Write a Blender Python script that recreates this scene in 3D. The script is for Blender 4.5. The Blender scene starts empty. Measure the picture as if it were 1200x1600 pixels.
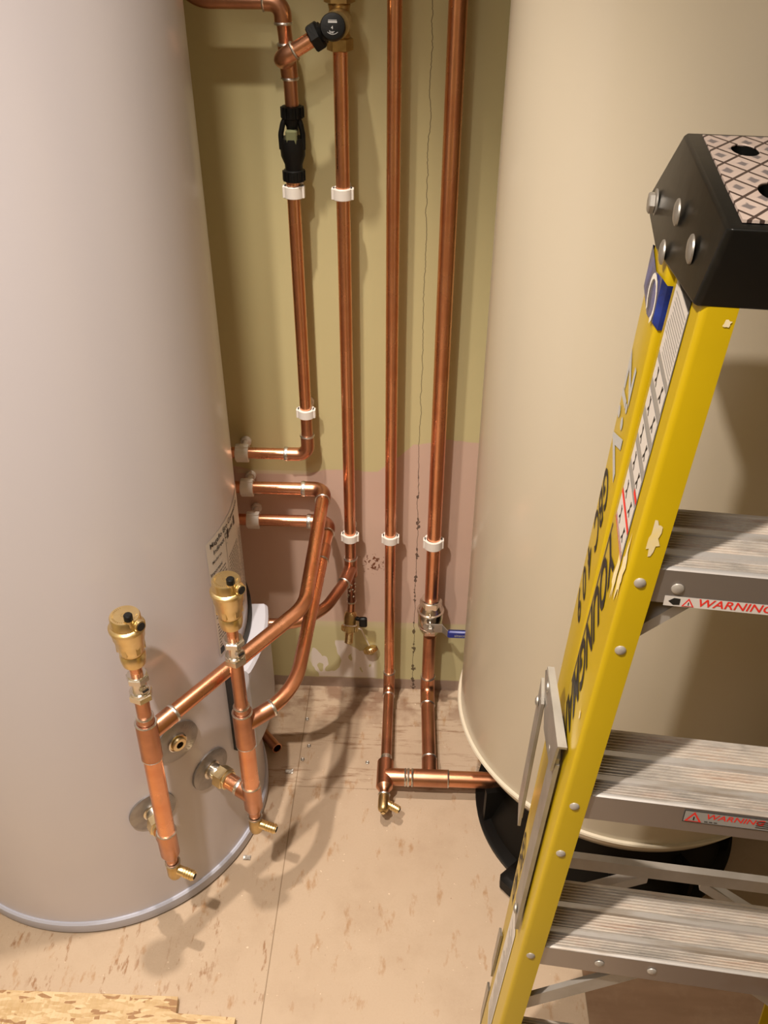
import bpy, bmesh, math, random
from mathutils import Vector, Matrix
random.seed(7)
D = bpy.data; sc = bpy.context.scene; COL = sc.collection
V = Vector; PI = math.pi

# ------------------------------------------------------------ camera, light, exposure
F, H = 1450.0, 1.60
pitch = PI/2 - math.atan2(2050, F); yaw = math.radians(2.3); roll = math.atan2(-8, 2050)
fw = V((-math.sin(yaw)*math.cos(pitch), math.cos(yaw)*math.cos(pitch), -math.sin(pitch)))
rt = V((math.cos(yaw), math.sin(yaw), 0)); up = rt.cross(fw)
CAM = V((0, 0, H)); cr, sr = math.cos(roll), math.sin(roll)
def ray(px, py):
    x = (px-600)/F; y = (py-800)/F
    x, y = x*cr-y*sr, x*sr+y*cr
    return fw+rt*x-up*y
def atz(px, py, z): d = ray(px, py); return CAM+d*((z-H)/d.z)
def aty(px, py, Y): d = ray(px, py); return CAM+d*(Y/d.y)
cam = D.objects.new('camera', D.cameras.new('camera')); COL.objects.link(cam)
R3 = Matrix((rt, up, -fw)).transposed()
cam.matrix_world = Matrix.Translation(CAM) @ (R3 @ Matrix.Rotation(-roll, 3, 'Z')).to_4x4()
cam.data.sensor_fit = 'VERTICAL'; cam.data.sensor_height = 24; cam.data.lens = 24*F/1600
cam.data.clip_start = .01
sc.camera = cam
sc.view_settings.view_transform = 'Standard'; sc.view_settings.look = 'None'
sc.view_settings.exposure = 0.02; sc.view_settings.gamma = 1; sc.view_settings.use_curve_mapping = False
w = D.worlds.new('world'); sc.world = w; w.use_nodes = True
w.node_tree.nodes['Background'].inputs[0].default_value = (1, .93, .86, 1)
w.node_tree.nodes['Background'].inputs[1].default_value = .07
def lamp(name, loc, size, power, col, tgt=None):
    l = D.lights.new(name, 'AREA'); l.shape = 'DISK'; l.size = size; l.energy = power; l.color = col
    o = D.objects.new(name, l); COL.objects.link(o); o.location = loc
    if tgt: o.rotation_euler = (V(tgt)-V(loc)).to_track_quat('-Z', 'Y').to_euler()
    return o
def spot(name, loc, tgt, size_deg, power, rad, col, blend=1.0):
    l = D.lights.new(name, 'SPOT'); l.energy = power; l.color = col; l.spot_size = math.radians(size_deg); l.spot_blend = blend; l.shadow_soft_size = rad
    o = D.objects.new(name, l); COL.objects.link(o); o.location = loc
    o.rotation_euler = (V(tgt)-V(loc)).to_track_quat('-Z', 'Y').to_euler(); return o
spot('ceiling_downlight', (-.285, 1.01, 2.42), (-.285, .98, 0), 62, 120, .020, (1, .87, .73), .75)
spot('ceiling_downlight', (-.43, .12, 2.42), (-.30, .42, 0), 100, 160, .030, (1, .88, .75))
lamp('fill_light', (-.55, -.45, 2.43), .60, 10, (1, .95, .91))  # added soft fill light, above and behind the camera

# ------------------------------------------------------------ mesh helpers
def frame(d):
    d = d.normalized(); a = V((0, 0, 1)) if abs(d.z) < .9 else V((1, 0, 0))
    x = d.cross(a).normalized(); return x, d.cross(x).normalized()
class MB:
    def __init__(s): s.bm = bmesh.new(); s.mi = 0
    def face(s, vs):
        try: f = s.bm.faces.new(vs); f.material_index = s.mi; return f
        except ValueError: return None
    def rings(s, rs, cap=True, closed=True):
        R = [[s.bm.verts.new(p) for p in r] for r in rs]
        n = len(R[0])
        for a, b in zip(R[:-1], R[1:]):
            for i in range(n if closed else n-1):
                j = (i+1) % n; s.face((a[i], a[j], b[j], b[i]))
        if cap: s.face(R[0][::-1]); s.face(R[-1])
        return s
    def lathe(s, prof, base, axis=V((0, 0, 1)), seg=32, cap=True):     # prof: (height, radius)
        axis = V(axis).normalized(); base = V(base); x, y = frame(axis); rs = []
        for h, r in prof:
            r = max(r, 1e-5); c = base+axis*h
            rs.append([c+x*(r*math.cos(2*PI*i/seg))+y*(r*math.sin(2*PI*i/seg)) for i in range(seg)])
        return s.rings(rs, cap)
    def cyl(s, a, b, r, seg=24, bev=0):
        a, b = V(a), V(b); L = (b-a).length
        pr = [(0, r), (L, r)] if not bev else [(0, r-bev), (bev, r), (L-bev, r), (L, r-bev)]
        return s.lathe(pr, a, b-a, seg)
    def hexnut(s, a, b, r, bev=.0015, rot=0):
        a, b = V(a), V(b); ax = (b-a).normalized(); x, y = frame(ax); L = (b-a).length; rs = []
        for h, k in ((0, r*.86), (bev, r), (L-bev, r), (L, r*.86)):
            rs.append([a+ax*h+x*(k*math.cos(rot+PI/3*i))+y*(k*math.sin(rot+PI/3*i)) for i in range(6)])
        return s.rings(rs)
    def tube(s, pts, r, seg=20, bend=None, cap=True):
        pts = [V(p) for p in pts]
        if bend: pts = fillet(pts, bend)
        rs = []; t0 = (pts[1]-pts[0]).normalized(); x, y = frame(t0)
        for i, p in enumerate(pts):
            if i == 0: t = t0
            elif i == len(pts)-1: t = (pts[-1]-pts[-2]).normalized()
            else: t = ((pts[i+1]-p).normalized()+(p-pts[i-1]).normalized()).normalized()
            x = (x-t*x.dot(t)).normalized(); y = t.cross(x)
            rr = r[i] if isinstance(r, (list, tuple)) else r
            rs.append([p+x*(rr*math.cos(2*PI*k/seg))+y*(rr*math.sin(2*PI*k/seg)) for k in range(seg)])
        return s.rings(rs, cap)
    def pipe(s, a, b, ro, ri, seg=24):                                  # open hollow tube
        a, b = V(a), V(b); return s.lathe_closed([(0, ri), (0, ro), ((b-a).length, ro), ((b-a).length, ri)], a, b-a, seg)
    def lathe_closed(s, prof, base, axis, seg=32):
        return s.lathe(list(prof)+[prof[0]], base, axis, seg, cap=False)
    def box(s, c, h, M=None, bev=0):
        M = M or Matrix.Identity(3); c = V(c)
        hx, hy, hz = h
        if bev:
            b = min(bev, hx*.9, hy*.9, hz*.9); rs = []
            for z, k in ((-hz, b), (-hz+b, 0), (hz-b, 0), (hz, b)):
                X, Y = hx-k, hy-k
                rs.append([c+M@V(p) for p in ((-X+b, -Y, z), (X-b, -Y, z), (X, -Y+b, z), (X, Y-b, z), (X-b, Y, z), (-X+b, Y, z), (-X, Y-b, z), (-X, -Y+b, z))])
            return s.rings(rs)
        rs = [[c+M@V((sx*hx, sy*hy, z)) for sx, sy in ((-1, -1), (1, -1), (1, 1), (-1, 1))] for z in (-hz, hz)]
        return s.rings(rs)
    def prism(s, poly, fn, t0, t1):                                     # fn(u, v, t) -> point
        return s.rings([[V(fn(u, v, t)) for u, v in poly] for t in (t0, t1)])
def fillet(pts, rad, n=8):
    out = [pts[0]]
    for i in range(1, len(pts)-1):
        r = rad[i-1] if isinstance(rad, (list, tuple)) else rad
        p = pts[i]; a = (pts[i-1]-p).normalized(); b = (pts[i+1]-p).normalized()
        ang = a.angle(b)
        if ang > PI-.02 or r <= 0: out.append(p); continue
        d = r/math.tan(ang/2); d = min(d, .49*(pts[i-1]-p).length if i > 1 else .95*(pts[i-1]-p).length, .49*(pts[i+1]-p).length if i < len(pts)-2 else .95*(pts[i+1]-p).length)
        rr = d*math.tan(ang/2); c = p+(a+b).normalized()*(rr/math.sin(ang/2))
        s0 = p+a*d-c; s1 = p+b*d-c; tot = s0.angle(s1)
        for k in range(n+1):
            t = k/n; out.append(c+(s0*math.sin((1-t)*tot)+s1*math.sin(t*tot))/math.sin(tot))
    out.append(pts[-1]); return out
ROOT = {}
def thing(name, label, cat, loc=(0, 0, 0), rotz=0, group=None):
    o = D.objects.new(name, None); COL.objects.link(o); o.location = loc; o.rotation_euler = (0, 0, rotz)
    o.empty_display_size = .05
    o['label'] = label; o['category'] = cat
    if group: o['group'] = group
    ROOT[o.name] = V(loc); return o
def tag(o, label, cat, group=None):
    o['label'] = label; o['category'] = cat
    if group: o['group'] = group
    return o
def obj(name, mb, mats, parent=None, local=False, ang=38, label=None, smooth=True):
    bm = mb.bm
    bmesh.ops.recalc_face_normals(bm, faces=bm.faces)
    me = D.meshes.new(name); 
    vs = [v.co for v in bm.verts]
    if parent is None:
        lo = V([min(v[i] for v in vs) for i in range(3)]); hi = V([max(v[i] for v in vs) for i in range(3)])
        off = V(((lo.x+hi.x)/2, (lo.y+hi.y)/2, lo.z))
    else: off = V((0, 0, 0)) if local else ROOT[parent.name]
    o = D.objects.new(name, me); COL.objects.link(o)
    bmesh.ops.translate(bm, verts=bm.verts, vec=-off); bm.to_mesh(me); bm.free()
    if smooth: me.shade_smooth(); me.set_sharp_from_angle(angle=math.radians(ang))
    for m in (mats if isinstance(mats, (list, tuple)) else [mats]): me.materials.append(m)
    if parent is None: o.location = off; ROOT[o.name] = off
    else:
        o.parent = parent; ROOT[o.name] = off if not local else V((0, 0, 0))
        if parent.type == 'MESH': pass
    if label: o['label'] = label
    return o
def sub(name, mb, mats, parent, **k):                                  # sub-part: its parent sits at the thing's origin
    return obj(name, mb, mats, parent, **k)
def struct(name, mb, mats, **k):
    o = obj(name, mb, mats, **k); o['kind'] = 'structure'; return o

# ------------------------------------------------------------ materials
def nodes(name):
    m = D.materials.new(name); m.use_nodes = True; nt = m.node_tree
    return m, nt, nt.nodes['Principled BSDF']
def N(nt, t, **k):
    n = nt.nodes.new(t)
    for a, b in k.items():
        if a.startswith('i_'): n.inputs[a[2:].replace('_', ' ')].default_value = b
        else: setattr(n, a, b)
    return n
def mixc(nt, fac, a, b, mode='MIX'):
    n = nt.nodes.new('ShaderNodeMix'); n.data_type = 'RGBA'; n.blend_type = mode
    for s_, val in ((0, fac), (6, a), (7, b)):
        if hasattr(val, 'links'): nt.links.new(val, n.inputs[s_])
        elif val is not None: n.inputs[s_].default_value = val if s_ == 0 else (*val, 1)
    return n.outputs[2]
def ramp(nt, src, a, b):
    n = nt.nodes.new('ShaderNodeMapRange'); n.inputs[1].default_value = a; n.inputs[2].default_value = b
    nt.links.new(src, n.inputs[0]); return n.outputs[0]
def mth(nt, op, a, b=None, c=None):
    n = nt.nodes.new('ShaderNodeMath'); n.operation = op
    for i, v in enumerate((a, b, c)):
        if v is None: continue
        if hasattr(v, 'links'): nt.links.new(v, n.inputs[i])
        else: n.inputs[i].default_value = v
    return n.outputs[0]
def noise(nt, scale, detail=3, vec=None, stretch=None, rough=.5):
    tc = nt.nodes.new('ShaderNodeTexCoord'); src = vec or tc.outputs['Object']
    if stretch:
        mp = nt.nodes.new('ShaderNodeMapping'); mp.inputs['Scale'].default_value = stretch
        nt.links.new(src, mp.inputs['Vector']); src = mp.outputs[0]
    n = nt.nodes.new('ShaderNodeTexNoise'); n.inputs['Scale'].default_value = scale; n.inputs['Detail'].default_value = detail
    n.inputs['Roughness'].default_value = rough
    nt.links.new(src, n.inputs['Vector']); return n.outputs['Fac']
def bump(nt, b, src, strength=.2, dist=.002):
    n = nt.nodes.new('ShaderNodeBump'); n.inputs['Strength'].default_value = strength; n.inputs['Distance'].default_value = dist
    nt.links.new(src, n.inputs['Height']); nt.links.new(n.outputs[0], b.inputs['Normal'])
def mat(name, c, rough=.5, metal=0, var=None, vscale=20, stretch=None, bmp=0, coat=0, amt=(.4, .7), spec=.5):
    m, nt, b = nodes(name); b.inputs['Specular IOR Level'].default_value = spec
    b.inputs['Base Color'].default_value = (*c, 1); b.inputs['Roughness'].default_value = rough; b.inputs['Metallic'].default_value = metal
    b.inputs['Coat Weight'].default_value = coat; b.inputs['Coat Roughness'].default_value = .15
    f = noise(nt, vscale, 4, stretch=stretch)
    if var: nt.links.new(mixc(nt, ramp(nt, f, *amt), c, var), b.inputs['Base Color'])
    if bmp: bump(nt, b, f, bmp)
    return m
def copper(name, c1, c2, rough=.3):
    m, nt, b = nodes(name)
    f = noise(nt, 14, 5); g = noise(nt, 60, 3, stretch=(1, 1, .3))
    col = mixc(nt, ramp(nt, f, .42, .68), c1, c2)
    nt.links.new(mixc(nt, ramp(nt, g, .58, .75), col, tuple(x*.8 for x in c1)), b.inputs['Base Color'])
    b.inputs['Metallic'].default_value = 1
    nt.links.new(mth(nt, 'MULTIPLY_ADD', f, .22, rough-.1), b.inputs['Roughness'])
    bump(nt, b, g, .03); return m
COP = copper('copper', (.84, .42, .25), (.72, .31, .17), .27)
COPT = copper('copper tarnished by heat', (.62, .31, .19), (.42, .20, .125), .34)
COPD = copper('copper burnt dark', (.36, .15, .09), (.10, .06, .045), .45)
SOL = mat('solder', (.78, .76, .73), .34, 1, (.50, .47, .44), 90, bmp=.3)
BRASS = mat('brass', (.80, .63, .34), .33, 1, (.70, .52, .25), 40)
BRASSD = mat('brass aged', (.60, .44, .21), .38, 1, (.42, .29, .13), 50)
BRASSP = mat('brass pale machined', (.80, .66, .40), .3, 1, (.70, .56, .33), 40)
CHR = mat('chrome plate', (.74, .69, .62), .22, 1)
STEEL = mat('zinc plated steel', (.42, .40, .37), .42, .75, (.33, .31, .28), 30)
PLATE = mat('brushed steel disc', (.36, .345, .345), .42, .85, (.29, .275, .275), 60)
WPL = mat('white clip plastic', (.80, .76, .72), .4)
BLK = mat('black plastic', (.005, .005, .005), .45, bmp=.1, vscale=300, spec=.25)
BLKG = mat('black gasket rubber', (.02, .018, .017), .6)
DARK = mat('dark bore', (.008, .006, .005), .8)
GREYWIN = mat('clear tundish window', (.16, .17, .09), .15)
WHT = mat('white print', (.75, .73, .68), .5)
GPRINT = mat('pale grey print', (.42, .42, .42), .5)
INK = mat('black ink', (.012, .011, .01), .5)
RED = mat('red print', (.75, .03, .02), .5)
BLUE = mat('blue vinyl grip', (.01, .028, .26), .35)
TAPE = mat('blue tape', (.006, .014, .09), .25, 0, (.012, .035, .26), 50, bmp=.5)
LTANK = mat('lavender white enamel', (.60, .57, .615), .33, coat=.25)
LRIM = mat('grey plastic rim', (.50, .52, .63), .42)
LCOV = mat('pale grey cover plastic', (.50, .51, .58), .38)
RTANK = mat('cream enamel', (.60, .54, .435), .26, coat=.3)
RBASE = mat('black moulded base', (.006, .0055, .005), .5, bmp=.1, spec=.2)
YEL = mat('yellow fibreglass', (.50, .35, .002), .34, 0, (.46, .32, .002), 8, coat=.1)
LABW = mat('label paper', (.62, .58, .55), .5)
LABC = mat('tank label', (.68, .65, .63), .45)
LABS = mat('silver label', (.38, .37, .36), .4, .3)
SPLAT = mat('dried plaster splash', (.72, .62, .42), .7, 0, (.78, .62, .25), 60)

def m_alu():
    m, nt, b = nodes('aluminium with plaster dirt')
    f = noise(nt, 9, 6, stretch=(.8, 2.5, 2.5), rough=.7); g = noise(nt, 30, 6, stretch=(.5, 4, 4), rough=.7)
    d = ramp(nt, f, .38, .56); e = ramp(nt, g, .50, .66)
    dirt = mixc(nt, e, (.60, .52, .44), (.44, .27, .18))
    fac = mth(nt, 'MULTIPLY', d, .75)
    nt.links.new(mixc(nt, fac, (.64, .61, .58), dirt), b.inputs['Base Color'])
    nt.links.new(mth(nt, 'SUBTRACT', .70, mth(nt, 'MULTIPLY', d, .60)), b.inputs['Metallic'])
    nt.links.new(mth(nt, 'MULTIPLY_ADD', d, .3, .36), b.inputs['Roughness']); bump(nt, b, g, .25); return m
ALU = m_alu()
ALUP2 = mat('bright aluminium band', (.70, .68, .67), .38, .6, (.50, .44, .38), 26, stretch=(.5, 4, 4), amt=(.5, .66))
ALUP = mat('plain aluminium', (.52, .49, .46), .45, .45, (.40, .37, .33), 18)
ALUF = mat('aluminium front face', (.44, .41, .40), .36, .85, (.40, .33, .28), 7, amt=(.5, .62))

def m_wall():
    m, nt, b = nodes('painted plaster wall')
    ge = N(nt, 'ShaderNodeNewGeometry'); sp = N(nt, 'ShaderNodeSeparateXYZ'); nt.links.new(ge.outputs['Position'], sp.inputs[0])
    X, Y, Z = sp.outputs
    pos = ge.outputs['Position']
    n1 = noise(nt, 9, 3, vec=pos); n2 = noise(nt, 40, 4, vec=pos); n3 = noise(nt, 3, 2, vec=pos)
    # upper paint edge: 0.60 left, rises to 0.68 on the right
    st = ramp(nt, X, -.075, -.005)
    edge = mth(nt, 'MULTIPLY_ADD', st, .073, .588)
    edge = mth(nt, 'ADD', edge, mth(nt, 'MULTIPLY_ADD', n1, .05, -.012))
    upper = ramp(nt, mth(nt, 'SUBTRACT', Z, edge), -.0015, .0015)
    band = ramp(nt, mth(nt, 'ADD', Z, mth(nt, 'MULTIPLY', n1, -.012)), .203, .198)
    paint = mixc(nt, n3, (.55, .49, .26), (.61, .55, .305))
    plaster = mixc(nt, n3, (.58, .41, .33), (.66, .48, .40))
    bandc = (.57, .52, .29)
    c = mixc(nt, upper, plaster, paint); c = mixc(nt, band, c, bandc)
    # pale ridge over the band
    rid = mth(nt, 'MULTIPLY', ramp(nt, Z, .185, .195), ramp(nt, Z, .212, .204)); c = mixc(nt, mth(nt, 'MULTIPLY', rid, .45), c, (.66, .56, .40))
    st2 = mth(nt, 'MULTIPLY', mth(nt, 'MULTIPLY', ramp(nt, Z, .592, .594), ramp(nt, Z, .603, .601)), mth(nt, 'MULTIPLY', ramp(nt, X, -.205, -.215), ramp(nt, X, -.36, -.35))); c = mixc(nt, mth(nt, 'MULTIPLY', st2, .7), c, (.68, .60, .42))
    # bare plaster patches on the band
    vo = noise(nt, 16, 2, vec=pos, stretch=(1.3, 1, .8), rough=.4)
    msk = mth(nt, 'MULTIPLY', mth(nt, 'MULTIPLY', ramp(nt, X, -.235, -.225), ramp(nt, X, -.075, -.085)), mth(nt, 'MULTIPLY', ramp(nt, Z, .15, .145), ramp(nt, Z, .03, .035)))
    pt = mth(nt, 'MULTIPLY', mth(nt, 'GREATER_THAN', vo, .515), msk)
    c = mixc(nt, pt, c, (.78, .71, .66))
    # mortar line at the foot
    foot = ramp(nt, mth(nt, 'ADD', Z, mth(nt, 'MULTIPLY', n2, -.006)), .030, .026); c = mixc(nt, foot, c, mixc(nt, n2, (.30, .21, .16), (.42, .32, .26)))
    # hairline crack
    wob = mth(nt, 'MULTIPLY_ADD', noise(nt, 16, 8, vec=pos, stretch=(0.01, 1, 1), rough=.7), .016, -.0015)
    dx = mth(nt, 'ABSOLUTE', mth(nt, 'SUBTRACT', X, wob))
    wid = mth(nt, 'MULTIPLY', ramp(nt, noise(nt, 26, 3, vec=pos, stretch=(.01, 1, 1)), .50, .62), ramp(nt, Z, .62, .54))
    wid = mth(nt, 'MULTIPLY_ADD', mth(nt, 'MULTIPLY', wid, ramp(nt, noise(nt, 150, 2, vec=pos), .38, .62)), .0055, .0003)
    ck = ramp(nt, mth(nt, 'SUBTRACT', dx, wid), .0005, 0)
    c = mixc(nt, mth(nt, 'MULTIPLY', ck, .85), c, (.05, .025, .015))
    # scorch specks beside the tee
    sx = mth(nt, 'POWER', mth(nt, 'ABSOLUTE', mth(nt, 'ADD', X, .085)), 2); sz = mth(nt, 'POWER', mth(nt, 'ABSOLUTE', mth(nt, 'SUBTRACT', Z, .375)), 2)
    rr = ramp(nt, mth(nt, 'ADD', sx, sz), .0014, 0)
    spk = ramp(nt, mth(nt, 'ADD', noise(nt, 190, 2, vec=pos), mth(nt, 'MULTIPLY', rr, .16)), .68, .74)
    c = mixc(nt, mth(nt, 'MULTIPLY', spk, mth(nt, 'MULTIPLY', rr, 1.2)), c, (.16, .05, .02))
    # lower dirt
    nt.links.new(c, b.inputs['Base Color']); b.inputs['Roughness'].default_value = .62
    bump(nt, b, noise(nt, 25, 4, vec=pos), .12, .003); return m
WALL = m_wall()
def m_floor():
    m, nt, b = nodes('chipboard floor')
    ge = N(nt, 'ShaderNodeNewGeometry'); sp = N(nt, 'ShaderNodeSeparateXYZ'); pos = ge.outputs['Position']; nt.links.new(pos, sp.inputs[0])
    X, Y, Z = sp.outputs
    n1 = noise(nt, 4, 3, vec=pos); n2 = noise(nt, 260, 3, vec=pos, rough=.7)
    c = mixc(nt, n1, (.47, .355, .255), (.56, .445, .335))
    c = mixc(nt, ramp(nt, n2, .45, .75), c, (.50, .38, .28))
    back = ramp(nt, Y, 1.2515, 1.2535)
    left = ramp(nt, X, -.2335, -.2355)
    bl = mth(nt, 'MAXIMUM', back, left)
    # streaky board (brown dashes along the board): rows run along X behind, along Y in the left front board
    s1 = ramp(nt, noise(nt, 34, 5, vec=pos, stretch=(.40, 2.6, 1), rough=.7), .52, .66)
    s2 = ramp(nt, noise(nt, 40, 4, vec=pos, stretch=(2.2, .6, 1), rough=.65), .56, .64)
    row1 = ramp(nt, noise(nt, 9, 2, vec=pos, stretch=(.3, 3, 1)), .42, .55); row2 = ramp(nt, noise(nt, 9, 2, vec=pos, stretch=(4, .3, 1)), .45, .6)
    st = mth(nt, 'MULTIPLY', mth(nt, 'MULTIPLY', s1, row1), back)
    fl = mth(nt, 'MULTIPLY', left, mth(nt, 'SUBTRACT', 1, back)); st2 = mth(nt, 'MULTIPLY', mth(nt, 'MULTIPLY', s2, row2), fl)
    c = mixc(nt, mth(nt, 'MULTIPLY', st, .85), c, (.22, .115, .06)); c = mixc(nt, mth(nt, 'MULTIPLY', st2, .8), c, (.27, .13, .055))
    # sparse rusty spots on the plain board
    s3 = ramp(nt, noise(nt, 20, 4, vec=pos, stretch=(1.8, .7, 1), rough=.65), .59, .72)
    c = mixc(nt, mth(nt, 'MULTIPLY', s3, .75), c, (.36, .185, .07))
    s4 = ramp(nt, noise(nt, 150, 2, vec=pos), .74, .78); c = mixc(nt, mth(nt, 'MULTIPLY', s4, .6), c, (.20, .11, .06))
    s5 = ramp(nt, noise(nt, 120, 2, vec=pos, rough=.6), .29, .25); c = mixc(nt, mth(nt, 'MULTIPLY', s5, .6), c, (.85, .72, .56))
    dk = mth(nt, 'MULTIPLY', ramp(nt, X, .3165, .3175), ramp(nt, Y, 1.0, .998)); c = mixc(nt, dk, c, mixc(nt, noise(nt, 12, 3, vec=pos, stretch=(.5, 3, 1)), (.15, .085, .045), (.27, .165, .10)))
    # dirt near the wall
    dw = mth(nt, 'MULTIPLY', ramp(nt, Y, 1.40, 1.50), ramp(nt, noise(nt, 18, 5, vec=pos), .46, .60)); c = mixc(nt, mth(nt, 'MULTIPLY', dw, .7), c, (.20, .10, .06))
    br = ramp(nt, noise(nt, 7, 6, vec=pos, rough=.7), .48, .68); c = mixc(nt, mth(nt, 'MULTIPLY', br, .30), c, (.36, .25, .165))
    # board joints
    j1 = mth(nt, 'MULTIPLY', ramp(nt, mth(nt, 'ABSOLUTE', mth(nt, 'ADD', X, .2345)), .0014, .0006), 1)
    j2 = ramp(nt, mth(nt, 'ABSOLUTE', mth(nt, 'SUBTRACT', Y, 1.2525)), .0013, .0005)
    j3 = mth(nt, 'MULTIPLY', ramp(nt, mth(nt, 'ABSOLUTE', mth(nt, 'SUBTRACT', X, .317)), .0014, .0006), ramp(nt, Y, 1.0, .99))
    j = mth(nt, 'MAXIMUM', mth(nt, 'MAXIMUM', j1, mth(nt, 'MULTIPLY', j2, .7)), j3)
    c = mixc(nt, mth(nt, 'MULTIPLY', j, .6), c, (.16, .10, .05))
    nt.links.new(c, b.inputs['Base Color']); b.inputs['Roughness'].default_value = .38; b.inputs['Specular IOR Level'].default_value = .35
    bump(nt, b, mth(nt, 'SUBTRACT', n2, mth(nt, 'MULTIPLY', j, 2)), .12, .001); return m
FLOOR = m_floor()
def m_osb():
    m, nt, b = nodes('oriented strand board')
    tc = N(nt, 'ShaderNodeTexCoord'); nz = N(nt, 'ShaderNodeTexNoise'); nz.inputs['Scale'].default_value = 14
    nt.links.new(tc.outputs['Object'], nz.inputs['Vector'])
    ad = N(nt, 'ShaderNodeVectorMath'); ad.operation = 'MULTIPLY_ADD'; ad.inputs[1].default_value = (.012, .012, .012)
    nt.links.new(nz.outputs['Color'], ad.inputs[0]); nt.links.new(tc.outputs['Object'], ad.inputs[2])
    cols = []
    fac = None; c = None
    for i, (sc_, rot, str_) in enumerate(((150, .5, (1, .26, 1)), (170, -.6, (.22, 1, 1)), (130, 1.2, (.25, 1, 1)), (210, .1, (.3, 1, 1)))):
        mp = N(nt, 'ShaderNodeMapping'); mp.inputs['Rotation'].default_value = (0, 0, rot); mp.inputs['Scale'].default_value = str_
        nt.links.new(ad.outputs[0], mp.inputs[0]); vo = N(nt, 'ShaderNodeTexVoronoi'); vo.inputs['Scale'].default_value = sc_
        nt.links.new(mp.outputs[0], vo.inputs['Vector'])
        s_ = N(nt, 'ShaderNodeSeparateColor'); nt.links.new(vo.outputs['Color'], s_.inputs[0])
        ci = mixc(nt, s_.outputs[0], (.50, .34, .17), (.68, .52, .32)); ci = mixc(nt, mth(nt, 'GREATER_THAN', s_.outputs[1], .88), ci, (.34, .19, .09))
        c = ci if c is None else mixc(nt, mth(nt, 'GREATER_THAN', s_.outputs[2], .5), c, ci)
        cols.append(vo.outputs['Distance'])
    nt.links.new(c, b.inputs['Base Color']); b.inputs['Roughness'].default_value = .6
    bump(nt, b, cols[0], .5, .003); return m
OSB = m_osb()
def m_tread_pad():
    m, nt, b = nodes('worn diamond tread top')
    tc = N(nt, 'ShaderNodeTexCoord'); sp = N(nt, 'ShaderNodeSeparateXYZ'); nt.links.new(tc.outputs['Object'], sp.inputs[0])
    X, Y, Z = sp.outputs
    s = 1/.0240
    p = mth(nt, 'MULTIPLY', mth(nt, 'ADD', X, mth(nt, 'MULTIPLY', Y, .62)), s); q = mth(nt, 'MULTIPLY', mth(nt, 'SUBTRACT', X, mth(nt, 'MULTIPLY', Y, .62)), s)
    fp = mth(nt, 'ABSOLUTE', mth(nt, 'SUBTRACT', mth(nt, 'FRACT', p), .5)); fq = mth(nt, 'ABSOLUTE', mth(nt, 'SUBTRACT', mth(nt, 'FRACT', q), .5))
    mx = mth(nt, 'MAXIMUM', fp, fq)
    groove = ramp(nt, mx, .435, .455)
    n_ = noise(nt, 120, 3)
    mid = ramp(nt, mth(nt, 'ADD', mx, mth(nt, 'MULTIPLY', n_, .2)), .30, .24)
    c = mixc(nt, noise(nt, 30, 2), (.40, .31, .27), (.52, .43, .39)); c = mixc(nt, mth(nt, 'MULTIPLY', mid, .85), c, (.10, .09, .10)); c = mixc(nt, groove, c, (.05, .03, .025))
    nt.links.new(c, b.inputs['Base Color']); b.inputs['Roughness'].default_value = .5
    bump(nt, b, mth(nt, 'SUBTRACT', 1, groove), .6, .001); return m
PAD = m_tread_pad()
CAPM = mat('scuffed black cap plastic', (.006, .006, .0055), .34, 0, (.022, .019, .017), 26, bmp=.15, amt=(.6, .85), spec=.22)
CEIL = mat('ceiling paint', (.75, .70, .60), .8)
WALLP = mat('plain painted wall', (.60, .53, .34), .7)

# ------------------------------------------------------------ room shell
WY = 1.5435
def plane(name, pts, m):
    b = MB(); n = (V(pts[1])-V(pts[0])).cross(V(pts[2])-V(pts[0])).normalized()*.05
    b.rings([[V(p) for p in pts], [V(p)-n for p in pts]]); return struct(name, b, m, smooth=False)
x0, x1, y0, zc = -1.05, 1.35, -1.6, 2.45
plane('floor', [(x0, y0, 0), (x1, y0, 0), (x1, WY, 0), (x0, WY, 0)], FLOOR)
plane('ceiling', [(x0, y0, zc), (x0, WY, zc), (x1, WY, zc), (x1, y0, zc)], CEIL)
plane('wall_back', [(x0, WY, 0), (x1, WY, 0), (x1, WY, zc), (x0, WY, zc)], WALL)
plane('wall_left', [(x0, y0, 0), (x0, WY, 0), (x0, WY, zc), (x0, y0, zc)], WALLP)
plane('wall_right', [(x1, y0, 0), (x1, y0, zc), (x1, WY, zc), (x1, WY, 0)], WALLP)
plane('wall_front', [(x0, y0, 0), (x0, y0, zc), (x1, y0, zc), (x1, y0, 0)], WALLP)

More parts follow.
